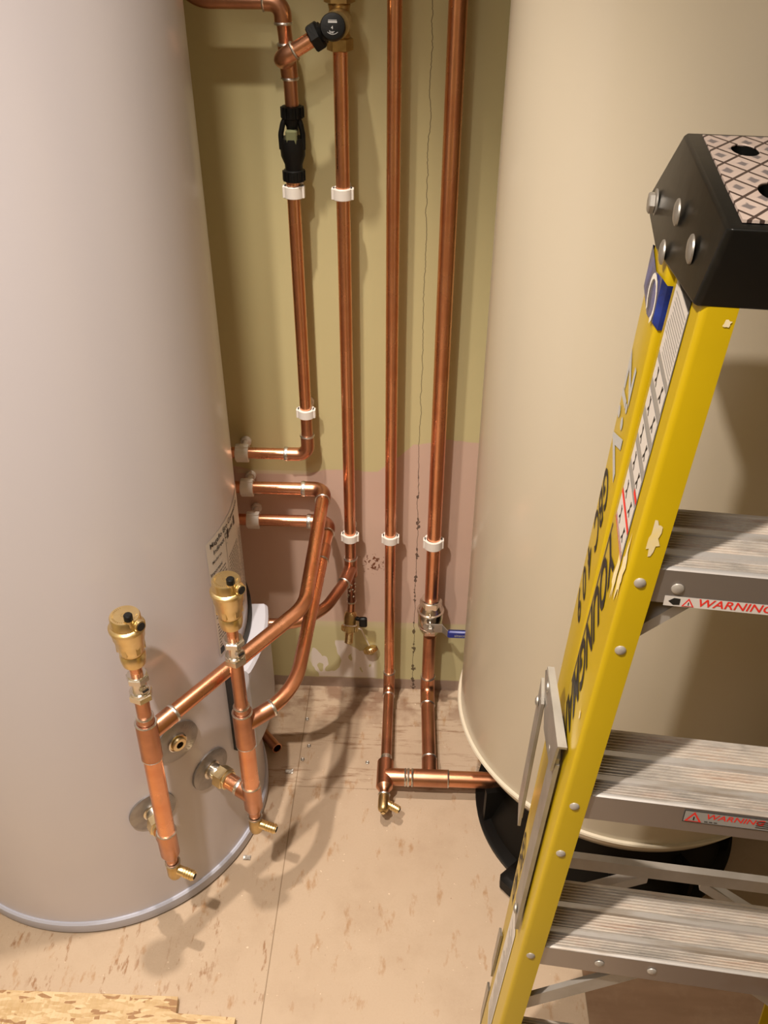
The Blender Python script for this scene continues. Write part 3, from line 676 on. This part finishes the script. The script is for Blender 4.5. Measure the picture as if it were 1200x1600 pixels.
# raised maker's lettering on the grip is its own part of the valve
b = MB()
for p_ in shift(text_polys('sitecno', .0098), 0, 0): b.face([b.bm.verts.new(V((XL+.050+u_, PY-.0615, .2565+v_))) for u_, v_ in p_])
obj('grip_lettering', b, GPRINT, t, smooth=False)
t.location.z += .012

# ------------------------------------------------------------ filling tap on pipe 2
t = thing('drain_tap', 'brass hose tap with black handle hanging under the sooty pipe', 'tap', (-.13, PY-.01, .2))
a0 = V((-.1300, PY-.003, .290)); ax = V((-.06, -.55, -1)).normalized()
b = MB(); b.lathe([(0, .0095), (.004, .0130), (.014, .0142), (.026, .0130), (.030, .0140)], a0, ax); obj('valve_body', b, BRASSD, t)
b = MB(); b.lathe([(.030, .0145), (.031, .0172), (.042, .0172), (.044, .0140)], a0, ax)
x_, y_ = frame(ax)
for k in range(20):
    an = k*2*PI/20; b.box(a0+ax*.0365+(x_*math.cos(an)+y_*math.sin(an))*.0172, (.0012, .0012, .0045), Matrix((x_, y_, ax)).transposed())
obj('ring_nut', b, BRASS, t)
pr = [(.040, .0125), (.046, .0098)]
for i in range(5): pr += [(.047+i*.0045, .0082), (.050+i*.0045, .0096), (.0505+i*.0045, .0082)]
pr += [(.070, .0078)]
b = MB(); b.lathe(pr, a0, ax, seg=20); obj('hose_tail', b, BRASS, t)
b = MB(); b.cyl(a0+ax*.0695, a0+ax*.0710, .0055, 14); obj('bore', b, DARK, t)
hb = a0+ax*.012+V((.012, -.004, 0))
b = MB(); b.cyl(hb, hb+V((.010, -.004, 0)), .0045); b.box(hb+V((.0155, -.006, -.005)), (.0085, .0045, .0135), None, .003); obj('handle', b, BLK, t, label='black plastic lever')
cc = V((-.0925, PY+.040, .155))
b = MB(); b.tube([a0+ax*.034+V((.012, -.004, 0)), a0+ax*.036+V((.024, .004, -.006)), cc+V((-.008, -.012, .026)), cc+V((-.001, -.008, .004))], .0016, seg=8, bend=.02)
b.lathe_closed([(-.0015, .0120), (-.0015, .0145), (.0015, .0145), (.0015, .0120)], a0+ax*.0295, ax); obj('retaining_strap', b, WPL, t, label='white plastic strap')
b = MB(); ca = V((.28, -.35, -.75)).normalized(); b.lathe_closed([(0, .003), (0, .0135), (.002, .0150), (.010, .0150), (.012, .0130), (.012, .0105), (.004, .0105), (.003, .003)], cc-V((0, .010, .0)), ca, 28)
x_, y_ = frame(ca)
for k in range(22):
    an = k*2*PI/22; b.box(cc-V((0, .010, 0))+ca*.006+(x_*math.cos(an)+y_*math.sin(an))*.0148, (.0011, .0011, .0042), Matrix((x_, y_, ca)).transposed())
obj('blanking_cap', b, BRASS, t, label='brass cap hanging from the strap')
t.location.z -= .011

# ------------------------------------------------------------ pipe clips
def clip(p, r, horiz, label, hgt=.0085):
    p = V(p); t = thing('pipe_clip', label, 'pipe clip', p)
    ax = V((1, 0, 0)) if horiz else V((0, 0, 1))
    b = MB(); b.lathe_closed([(-hgt, r+.0002), (-hgt, r+.0040), (-hgt+.001, r+.0048), (hgt-.001, r+.0048), (hgt, r+.0040), (hgt, r+.0002)], p, ax, 32)
    s_ = V((0, 0, 1)) if horiz else V((1, 0, 0))
    for k in (-1, 1): b.box(p+s_*(k*(r+.0035))+V((0, -.001, 0)), (hgt if horiz else .003, .006, .003 if horiz else hgt), None, .001)
    obj('ring', b, WPL, t)
    b = MB(); L = WY-p.y; b.cyl((p.x, p.y+r, p.z), (p.x, WY-.001, p.z), .0060)
    b.lathe([(0, .0105), (.006, .0105), (.008, .0085)], (p.x, WY-.0005, p.z), (0, -1, 0)); b.box((p.x, p.y+r+.006, p.z), (.008, .004, .008), None, .001); obj('base_post', b, WPL, t)
clip((-.2060, PY, 1.162), .0111, False, 'white pipe clip just under the black tundish', .0095)
clip((-.2048, PY, .760), .0111, False, 'white pipe clip above the left elbow')
clip((-.1280, PY, 1.160), .0114, False, 'upper white clip on the pipe below the relief valve', .009)
clip((X2, PY, .477), .0114, False, 'white clip above the sooty tee')
clip((X3, PY, .475), .0113, False, 'white clip on the slim middle pipe')
clip((X4-.001, PY, .467), .0143, False, 'larger white clip on the thick pipe above the lever valve', .0105)
clip((-.331, PY, .669), .0111, True, 'top white clip of the three beside the left cylinder', .0125)
clip((-.328, PY, .590), .0117, True, 'middle white clip of the three beside the left cylinder', .0125)
clip((-.322, PY, .512), .0117, True, 'bottom white clip of the three beside the left cylinder', .0125)

# ------------------------------------------------------------ loose things on the floor
t = thing('pipe_offcut', 'short open copper pipe stub lying on the floor beside the left cylinder', 'copper pipe', (-.30, 1.34, 0))
a, b_ = V((-.345, 1.41, .0145)), V((-.283, 1.335, .0205)); b = MB(); b.pipe(a, b_, .0110, .0096); obj('tube', b, COPT, t)
d = (b_-a).normalized(); b = MB(); b.lathe_closed([(-.0012, .0094), (-.0012, .0112), (.0003, .0112), (.0003, .0094)], b_, d, 24); obj('cut_rim', b, COP, t)
for q, lab in (((483, 1166), 'floor screw in the board joint, middle of the row'), ((473, 1187), 'floor screw in the board joint, nearest the viewer'), ((574, 1192), 'floor screw just left of the floor-level tee'), ((480, 1124), 'floor screw in the board joint, nearest the wall')):
    c = atz(*q, 0); b = MB(); b.lathe([(-.004, .002), (0, .0035), (.0022, .0042), (.0030, .0030), (.0020, .0014)], c, seg=14); tag(obj('floor_screw', b, STEEL), lab, 'screw')
for (q, lab, s_) in (((452, 1206), 'crumpled silver foil scrap on the floor beyond the cylinder rim', .009), ((386, 1341), 'small silver foil scrap close to the cylinder rim', .008)):
    c = atz(*q, 0); b = MB(); vs = [[b.bm.verts.new(c+V(((i-2)*s_*.45, (j-1.5)*s_*.4, .0015+.003*random.random()))) for i in range(5)] for j in range(4)]
    for j in range(3):
        for i in range(4): b.face((vs[j][i], vs[j][i+1], vs[j+1][i+1], vs[j+1][i]))
    o = tag(obj('foil_scrap', b, ALUP, smooth=False), lab, 'scrap'); o.modifiers.new('s', 'SOLIDIFY').thickness = .0004
b = MB(); z = .018
pts = [atz(-140, 1541, z), atz(278, 1557, z), atz(275, 1583, z), atz(368, 1590, z), atz(366, 1599, z)+V((-.01, -.20, 0)), atz(-200, 1700, z)+V((-.1, -.18, 0))]
b.rings([[V((p.x, p.y, .0015)) for p in pts], [V((p.x, p.y, z-.001)) for p in pts], [V((p.x, p.y, z)) for p in pts]])
tag(obj('strand_board', b, OSB, smooth=False), 'notched offcut of wood strand board on the floor at the lower left', 'board')

# ------------------------------------------------------------ step ladder (folded, standing)
th = math.radians(6); V0, K = .568, .045
LU = V((math.cos(th), -math.sin(th), 0)); LV = V((math.sin(th), math.cos(th), 0))
A0, AB, AC = .0147, .0722, .245
LO = LV*(V0-K*H)
LAD = thing('step_ladder', 'yellow fibreglass step ladder with aluminium treads and black top, folded, at right', 'step ladder', LO, -th)
def L(a, b_, z): return V((a, b_+K*z, z))                          # local: a across, b depth, leaning back by K
def al(z): return A0+AB*z
def lobj(name, mb, mats, label=None, parent=None, **k):
    o = obj(name, mb, mats, parent or LAD, local=True, label=label, **k); return o
def side(s, z, off=0):                                                # a coordinate of the outer web face, left (s=-1) or right (s=1)
    a = al(z)+off; return a if s < 0 else 2*AC-a
def rail(s, b0, b1, fl, th_, z0, z1, offf):
    mb = MB(); rad = .005; inn = lambda z, u: side(s, z, offf(z)+u)
    prof = []                                                         # (u inwards, b)
    for k in range(5):
        a = PI/2*k/4; prof.append((rad-rad*math.sin(a), b0+rad-rad*math.cos(a)))
    prof = [(fl, b0), (rad, b0)]+[(rad-rad*math.sin(PI/8*k), b0+rad-rad*math.cos(PI/8*k)) for k in range(1, 4)]+[(0, b0+rad)]
    prof += [(0, b1-rad)]+[(rad-rad*math.cos(PI/8*k), b1-rad+rad*math.sin(PI/8*k)) for k in range(1, 4)]+[(rad, b1), (fl, b1), (fl, b1-th_), (th_, b1-th_), (th_, b0+th_), (fl, b0+th_)]
    mb.rings([[L(inn(z, u), v, z) for u, v in prof] for z in (z0, z1)]); return mb
RF = lambda z: .022-.020*z
for s in (-1, 1):
    lobj('front_rail', rail(s, 0, .105, .0225, .0035, .0, 1.376, lambda z: 0), YEL, label='yellow fibreglass rail')
    lobj('rear_rail', rail(s, .112, .192, .020, .0035, .02, 1.372, RF), YEL, label='yellow fibreglass rail')
treads = [1.176, .928, .6985, .425, .17]
def tread(z):
    mb = MB(); dpt = .083; D0 = .0045
    pr = [(D0, -.0300), (D0, -.001), (D0+.0015, .0002), (D0+.0040, .0002)]
    b_ = D0+.0045; clean = {0, 1, 2}
    def ridges(n, w_=.0030):
        nonlocal b_
        for i in range(n):
            pr.extend([(b_, -.0022), (b_+.0004, 0), (b_+w_*.50, 0), (b_+w_*.65, -.0022)]); b_ += w_
    def band(w_):
        nonlocal b_
        clean.update(range(len(pr), len(pr)+3)); pr.extend([(b_, -.0022), (b_+.0008, .0012), (b_+w_-.0016, .0012), (b_+w_-.0008, -.0022)]); b_ += w_
    ridges(4); band(.0085); ridges(6, .0034); band(.0085); ridges(6, .0036)
    pr += [(b_, .0004), (b_+.003, .0004), (b_+.003, -.022), (b_+.001, -.022), (b_+.001, -.004), (D0+.003, -.004), (D0+.003, -.0285), (D0+.010, -.0285), (D0+.010, -.0300)]
    f = lambda u, v, t_: L(side(t_, z, .0036), u, z+v-K*0)
    rs = [[f(u, v, -1) for u, v in pr], [f(u, v, 1) for u, v in pr]]; mb.rings(rs, cap=False)
    for i, f_ in enumerate(mb.bm.faces): f_.material_index = 1 if i in clean else 0
    return mb, b_+.003
for z in treads:
    mb, bb = tread(z); tr = lobj('tread', mb, [ALU, ALUP2])
    # front face skin (a brighter smooth strip) as its own sub-part
    fm = MB(); fm.rings([[L(side(s, z, .004), .0042, z-.001), L(side(s, z, .004), .0042, z-.0305), L(side(s, z, .004), .0046, z-.0305), L(side(s, z, .004), .0046, z-.001)] for s in (-1, 1)])
    lobj('front_face', fm, ALUF, parent=tr)
    for s in (-1, 1):
        if abs(z-.928) < .01: a_in = None
        m2 = MB(); far = z < .9; a_in = side(s, z, .125 if far else .055)
        p0 = L(a_in, .012, z-.031); p1 = L(side(s, z-.15, .005), .012, z-(.135 if far else .092))
        w_ = .006 if far else .030; hh = .012 if far else .006
        ax_ = (p1-p0).normalized()
        m2.rings([[p+V((0, 0, hh)), p-V((0, 0, hh)), p+V((0, w_, -hh)), p+V((0, w_, hh))] for p in (p0, p1)])
        if abs(z-.928) > .01: lobj('brace', m2, ALUP)
        rv = MB(); q = L(side(s, z-.013, .0115), .0005, z-.0115); rv.lathe([(0, .0045), (.0012, .0043), (.0022, .0030), (.0026, .001)], q, V((0, -1, 0)), seg=16); lobj('rivet', rv, ALUP)
        if z > .9 or z < .3:
            rv = MB(); q = L(side(s, z-.077, .0115), .0005, z-.077); rv.lathe([(0, .0045), (.0012, .0043), (.0022, .0030), (.0026, .001)], q, V((0, -1, 0)), seg=16); lobj('rivet', rv, ALUP)
for a_, z in ((.1385, 1.1595), (.145, .684), (.197, .6835), (.300, 1.1595)):
    rv = MB(); rv.lathe([(0, .0048), (.0010, .0045), (.0018, .0030), (.0020, .001)], L(a_, .0040, z), V((0, -1, 0)), seg=16); lobj('rivet', rv, ALUP)
# rear cross bar and its braces
for z in (.645, .16):
    mb = MB(); mb.rings([[L(side(s, z, RF(z)+.004), .150, z+.003), L(side(s, z, RF(z)+.004), .150, z-.016), L(side(s, z, RF(z)+.004), .153, z-.016), L(side(s, z, RF(z)+.004), .153, z+.000), L(side(s, z, RF(z)+.004), .159, z+.000), L(side(s, z, RF(z)+.004), .159, z+.003)] for s in (-1, 1)])
    lobj('rear_cross_bar', mb, ALUP)
    for s in (-1, 1):
        mb = MB(); p0 = L(AC+s*.030, .1535, z-.022); p1 = L(side(s, z-.13, RF(z)+.005), .155, z-.125)
        mb.rings([[p+V((0, 0, .008)), p-V((0, 0, .008)), p+V((0, .012, -.008)), p+V((0, .012, .008))] for p in (p0, p1)]); lobj('rear_brace', mb, ALUP)
# top cap
sidepoly = [(-.022, 1.430), (.193, 1.432), (.262, 1.362), (.163, 1.3545), (0, 1.3756)]
def capmesh():
    mb = MB(); rs = []
    aL = [.1150, .1150, .1040, .1035, .1090]
    cen = V((.12, 1.39))
    for s, ins, push in ((-1, .003, 0), (-1, 0, .003), (1, 0, .003), (1, .003, 0)):
        r_ = []
        for (bb, zz), a in zip(sidepoly, aL):
            v = V((bb, zz))-cen; v = cen+v*(1-ins/v.length)
            aa = a+push; r_.append(V((aa if s < 0 else 2*AC-aa, v.x, v.y)))
        rs.append(r_)
    mb.rings(rs); return mb
# absolute (un-sheared) local coordinates: b is measured on the leaning plane, so add the lean
mb = capmesh()
for v in mb.bm.verts: v.co.y += K*v.co.z
cap = lobj('top_cap', mb, CAPM, label='chunky black plastic ladder top')
bv = cap.modifiers.new('b', 'BEVEL'); bv.width = .004; bv.segments = 3; bv.limit_method = 'ANGLE'; bv.angle_limit = math.radians(25)
holes = [(.1515, .146, .0095), (.1560, .046, .0130), (.245, .10, .020), (.334, .046, .0130), (.3385, .146, .0095)]
pb0, pb1 = -.012, .186
mb = MB(); pz = 1.4318
mb.rings([[L(a, b_, z) for a, b_ in ((.1245, pb0), (2*AC-.1245, pb0), (2*AC-.1275, pb1), (.1275, pb1))] for z in (1.4308, pz+.0008)])
pad = lobj('tread_pad', mb, PAD, smooth=False, label='worn pink-grey diamond patterned tread surface')
def cut(o, cyls):
    mb = MB()
    for a, b_, r in cyls: mb.rings([[L(a+r*math.cos(2*PI*i/32), b_+r*1.75*math.sin(2*PI*i/32), z) for i in range(32)] for z in (1.375, 1.46)])
    c = lobj('hole_cutter', mb, DARK); m_ = o.modifiers.new('h', 'BOOLEAN'); m_.object = c; m_.operation = 'DIFFERENCE'; m_.solver = 'EXACT'
    bpy.context.view_layer.update(); dg = bpy.context.evaluated_depsgraph_get(); me = D.meshes.new_from_object(o.evaluated_get(dg)); o.modifiers.clear(); o.data = me; D.objects.remove(c)
    if o is cap: me.shade_smooth(); me.set_sharp_from_angle(angle=math.radians(38))
cut(cap, holes); cut(pad, holes)
def head(a, b_, z, r, h, hexa=False):
    mb = MB(); q = V((a, b_+K*z, z))
    mb.lathe([(0, r), (h*.4, r*.97), (h*.8, r*.7), (h, r*.2)] if not hexa else [(0, r*1.3), (.0012, r*1.3)], q, V((-1, 0, 0)), seg=20)
    if hexa: mb.hexnut(q+V((-.001, 0, 0)), q+V((-.0065, 0, 0)), r, .001)
    lobj('bolt' if hexa else 'rivet', mb, STEEL)
head(.1062, .214, 1.374, .0085, .006, True); head(.1085, .115, 1.397, .0095, .003); head(.1095, .043, 1.396, .0095, .003); head(.1045, .123, 1.366, .0090, .003)
# blue tape round the rear rail
mb = MB(); z0, z1 = 1.312, 1.346
rs = []
for z in (z0, z0+.004, z1-.003, z1):
    e = -.0012; rs.append([L(al(z)+RF(z)+e+u, v, z+dz) for u, v, dz in ((.02, .1105, 0), (.004, .1105, 0), (0, .114, .004), (0, .15, -.004), (0, .190, .003), (.004, .1945, 0), (.02, .1945, 0))])
mb.rings(rs, cap=False, closed=False); tp = lobj('tape_band', mb, TAPE, label='wrap of blue tape with a white hand-drawn letter')
# writing on the webs: text x runs down the rail, text y points to the front
def webtext(mb, polys, z_start, b_base, off, lift):
    for p_ in polys:
        vs = []
        for u, v in p_:
            z = z_start-u; vs.append(mb.bm.verts.new(L(al(z)+off(z)-lift, b_base-v, z)))
        mb.face(vs)
zero = lambda z: 0
mb = MB(); arc = []
for k in range(12):
    a = .6+k*.42; a2 = a+.42; r0, r1 = .0125, .0165
    arc.append([(r0*math.cos(a)*1.1, r0*math.sin(a)*1.4), (r1*math.cos(a)*1.1, r1*math.sin(a)*1.35), (r1*math.cos(a2)*1.1, r1*math.sin(a2)*1.35), (r0*math.cos(a2)*1.1, r0*math.sin(a2)*1.4)])
webtext(mb, arc, 1.326, .137, RF, .0022); lobj('tape_lettering', mb, WHT, parent=tp, smooth=False)
mb = MB(); webtext(mb, text_polys('YOUNGMAN', .0640, .34, .60, .022)+[], 1.152, .0895, zero, .0006)
w_txt = 0
lobj('lettering', mb, INK, smooth=False, label='black italic maker name running down the rail')
mb = MB(); webtext(mb, [rect(-.002, 0, .178, .0026)], 1.150, .0935, zero, .0006); lobj('underline', mb, INK, smooth=False)
mb = MB(); webtext(mb, shift(text_polys('Zi', .062, -.1, .8, .03), 0, 0)+shift(text_polys(':V', .075, -.1, .8, .03), .048, 0), 1.262, .183, RF, .0006); lobj('grey_lettering', mb, GPRINT, smooth=False)
mb = MB(); webtext(mb, text_polys('GBC', .062, .3, .55, bold=.012), 1.158, .182, RF, .0006)
lobj('handwriting', mb, INK, smooth=False, label='black marker handwriting high on the rear rail')
mb = MB(); webtext(mb, text_polys('4 0 9', .058, .2, .60, bold=.012), 1.074, .180, RF, .0006)
lobj('handwriting', mb, INK, smooth=False)
mb = MB(); webtext(mb, text_polys('GBC 409', .052, .2, .60, bold=.010), .655, .180, RF, .0006); lobj('handwriting', mb, INK, smooth=False, label='black marker handwriting on the rear rail')
# safety label strip on the front web
mb = MB()
def wq(b0, b1, z0, z1, mi, lift, skew=.0):
    mb.mi = mi; mb.face([mb.bm.verts.new(L(al(z)-lift, b_, z)) for b_, z in ((b0, z0+skew), (b1, z0), (b1, z1), (b0, z1+skew))])
LB0, LB1 = .026, .088
wq(LB0, LB1, 1.163, 1.362, 0, .0006)
wq(LB0+.001, LB1-.001, 1.3605, 1.3685, 3, .0007)
wq(LB0+.001, LB1-.001, 1.308, 1.360, 1, .0009)
for k in range(14): wq(LB0+.004, LB1-.004-.01*random.random(), 1.311+k*.0033, 1.3121+k*.0033, 0, .0011)
zs = 1.302
for k in range(6):
    h = .0150 if k < 4 else .0185; z1_ = zs-k*.0232
    wq(LB0+.0015, LB1-.0015, z1_-h, z1_, 1, .0009)
    for i, bb in enumerate((LB0+.016, LB0+.043)):
        mb.mi = 2
        for (u0, v0, u1, v1) in ((0, 0, 0, .008), (0, .004, .004, .008), (0, .001, -.004, -.004), (0, .001, .004, -.003)):
            p0 = (bb+u0*(1 if i else -1), z1_-h*.62+v0); p1 = (bb+u1*(1 if i else -1), z1_-h*.62+v1); dx, dz = p1[0]-p0[0], p1[1]-p0[1]; ll = math.hypot(dx, dz); nx, nz = -dz/ll*.0009, dx/ll*.0009
            mb.face([mb.bm.verts.new(L(al(z)-.0012, b_, z)) for b_, z in ((p0[0]+nx, p0[1]+nz), (p0[0]-nx, p0[1]-nz), (p1[0]-nx, p1[1]-nz), (p1[0]+nx, p1[1]+nz))])
    if k >= 3: wq(LB0+.001, LB1-.001 if k > 3 else LB0+.018, z1_-h-.0048, z1_-h-.0006, 4, .0010)
wq(LB0+.001, LB1-.001, 1.1632, 1.1665, 1, .0010)
lobj('safety_label', mb, [LABS, LABW, INK, DARK, RED], smooth=False, label='silver strip of white warning pictograms with red bars')
mb = MB(); wq(.040, .085, .44, .655, 1, .0006)
for k in range(30): wq(.044, .081-.02*random.random(), .450+k*.0062, .4515+k*.0062, 0, .0008)
lobj('lower_label', mb, [LABS, LABW], smooth=False, label='faded white paper label')
# plaster splashes on the rail
def splat(name, c, r, place, n=18, sy=1.5):
    mb = MB(); pts = []
    for k in range(n):
        a = 2*PI*k/n; rr = r*(.55+.6*random.random()); pts.append((c[0]+rr*math.cos(a), c[1]+rr*sy*math.sin(a)))
    mb.face([mb.bm.verts.new(place(*p)) for p in pts]); lobj(name, mb, SPLAT, smooth=False)
splat('plaster_splash', (.012, 1.205), .0050, lambda u, z: L(al(z)+u, -.0006, z), sy=3.2)
splat('plaster_splash', (.012, 1.165), .0075, lambda b_, z: L(al(z)-.0008, b_, z), 26, 4)
splat('plaster_splash', (.030, 1.150), .0080, lambda b_, z: L(al(z)-.0009, b_, z), 20, 3)
splat('plaster_splash', (.022, 1.005), .0045, lambda b_, z: L(al(z)-.0008, b_, z), 14, 1)
splat('plaster_splash', (.018, 1.366), .0028, lambda u, z: L(al(z)+u, -.0006, z), 12, 1)
# warning stickers on tread faces
def sticker(a0_, z, w_, h, bg, nm, scale, frame_=False, arrow=False):
    mb = MB(); bb = .0036
    def q(polys, mi, lift):
        mb.mi = mi
        for p_ in polys: mb.face([mb.bm.verts.new(L(a0_+u, bb-lift, z+v)) for u, v in p_])
    q([rect(0, 0, w_, h)], 0, 0)
    tx = .013 if arrow else .0015
    if frame_: q([rect(0, 0, w_, .0006), rect(0, h-.0006, w_, .0006), rect(0, 0, .0006, h), rect(w_-.0006, 0, .0006, h)], 2, .0002)
    if arrow: q([[(.003, h*.5), (.007, h*.85), (.0115, h*.8), (.0115, h*.2), (.007, h*.15)]], 2, .0003)
    th_ = h*.85
    def tri(s_, y0): cx_ = tx+h*.5; return [(cx_-h*.5*s_, y0), (cx_+h*.5*s_, y0), (cx_, y0+th_*s_)]
    q([tri(1, h*.08)], 1, .0003); q([tri(.66, h*.16)], 0, .0005); q([rect(tx+h*.47, h*.24, h*.08, h*.3)], 2, .0007)
    q(shift(text_polys('WARNING', scale, .2, 1.15), tx+h*1.15, h*.22 if not frame_ else h*.45), 1, .0003)
    if frame_:
        q([rect(tx+h*1.15+k*.004, h*.16, .003, .0009) for k in range(3)], 2, .0004)
        q([rect(tx+h*1.2+.042, h*(.2+.17*k), .03+.01*(k % 2), .0009) for k in range(4)], 2, .0004)
    lobj('warning_sticker', mb, [bg, RED, INK], smooth=False, label=nm)
sticker(.1305, 1.1435, .090, .0092, LABW, 'white sticker with red warning text', .0098, arrow=True)
sticker(.186, .9105, .090, .0145, LABS, 'framed silver sticker with red warning text', .0088, frame_=True)
# folded spreader on the left side
mb = MB()
def bar(p0, p1, w_, t_):
    # p = (offset outwards, b, z)
    mb.rings([[L(al(p[2])-p[0]-k, p[1]+j*w_/2, p[2]) for k, j in ((0, -1), (t_, -1), (t_, 1), (0, 1))] for p in (p0, p1)])
bar((.004, .055, .932), (.003, .044, .690), .036, .003); bar((.007, .037, .925), (.006, .026, .690), .003, -.004); lobj('spreader_bar', mb, STEEL)
mb = MB(); bar((.018, .122, .930), (.010, .134, .735), .036, .003); bar((.021, .116, .925), (.013, .128, .735), .003, -.005); lobj('spreader_bar', mb, STEEL)
mb = MB()
mb.rings([[L(al(z)-o_, b_, z) for o_, b_, z in pts_] for pts_ in (
    [(.008, .030, .956), (.018, .120, .960), (.019, .124, .955), (.016, .124, .935), (.014, .085, .918), (.008, .035, .918)],
    [(.0105, .030, .956), (.0205, .120, .960), (.0215, .124, .955), (.0185, .124, .935), (.0165, .085, .918), (.0105, .035, .918)])])
mb.rings([[L(al(z)-o_, b_, z) for o_, b_, z in pts_] for pts_ in (
    [(.0105, .028, .957), (.0205, .122, .962), (.014, .122, .962), (.002, .028, .957)],
    [(.0105, .028, .9545), (.0205, .122, .9595), (.014, .122, .9595), (.002, .028, .9545)])])
sp = lobj('spreader_hinge', mb, STEEL)
for p in ((.0110, .055, .925), (.0180, .105, .952), (.0070, .040, .702), (.0210, .128, .91)):
    mb = MB(); mb.lathe([(0, .0055), (.0015, .0050), (.0028, .002)], L(al(p[2])-p[0], p[1], p[2]), V((-1, 0, 0)), seg=14); lobj('rivet', mb, STEEL)
# feet on the rails, just in view at the bottom
for s in (-1, 1):
    for b0, b1, off in ((-.004, .110, zero), (.108, .197, RF)):
        mb = MB(); sg = -1 if s < 0 else 1
        mb.rings([[L(side(s, z, off(z)-.004), b0, z), L(side(s, z, off(z)-.004), b1, z), L(side(s, z, off(z)+.026), b1, z), L(side(s, z, off(z)+.026), b0, z)] for z in (0.0, .05)])
        lobj('foot', mb, BLK)
for zc_ in (.40, .27):
    mb = MB(); mb.rings([[L(al(z)+RF(z)-.004, b_, z) for b_, z in ((.172, zc_+.045), (.196, zc_+.025), (.196, zc_-.05), (.178, zc_-.06))], [L(al(z)+RF(z)-.001, b_, z) for b_, z in ((.172, zc_+.045), (.196, zc_+.025), (.196, zc_-.05), (.178, zc_-.06))]])
    lobj('rail_bracket', mb, STEEL)
bpy.context.view_layer.update()

# things of one kind carry one group
GROUPS = {'copper_pipe': 'copper pipe runs on the wall and floor', 'copper_standpipe': 'copper standpipes beside the left cylinder', 'drain_cock': 'brass drain cocks', 'isolating_valve': 'isolating valves on the standpipes',
          'air_vent': 'automatic air vents on the standpipes', 'pipe_clip': 'white plastic pipe clips', 'floor_screw': 'screws in the chipboard floor', 'foil_scrap': 'silver foil scraps on the floor'}
for o in D.objects:
    if o.parent is None and 'label' in o.keys():
        g = GROUPS.get(o.name.split('.')[0])
        if g: o['group'] = g
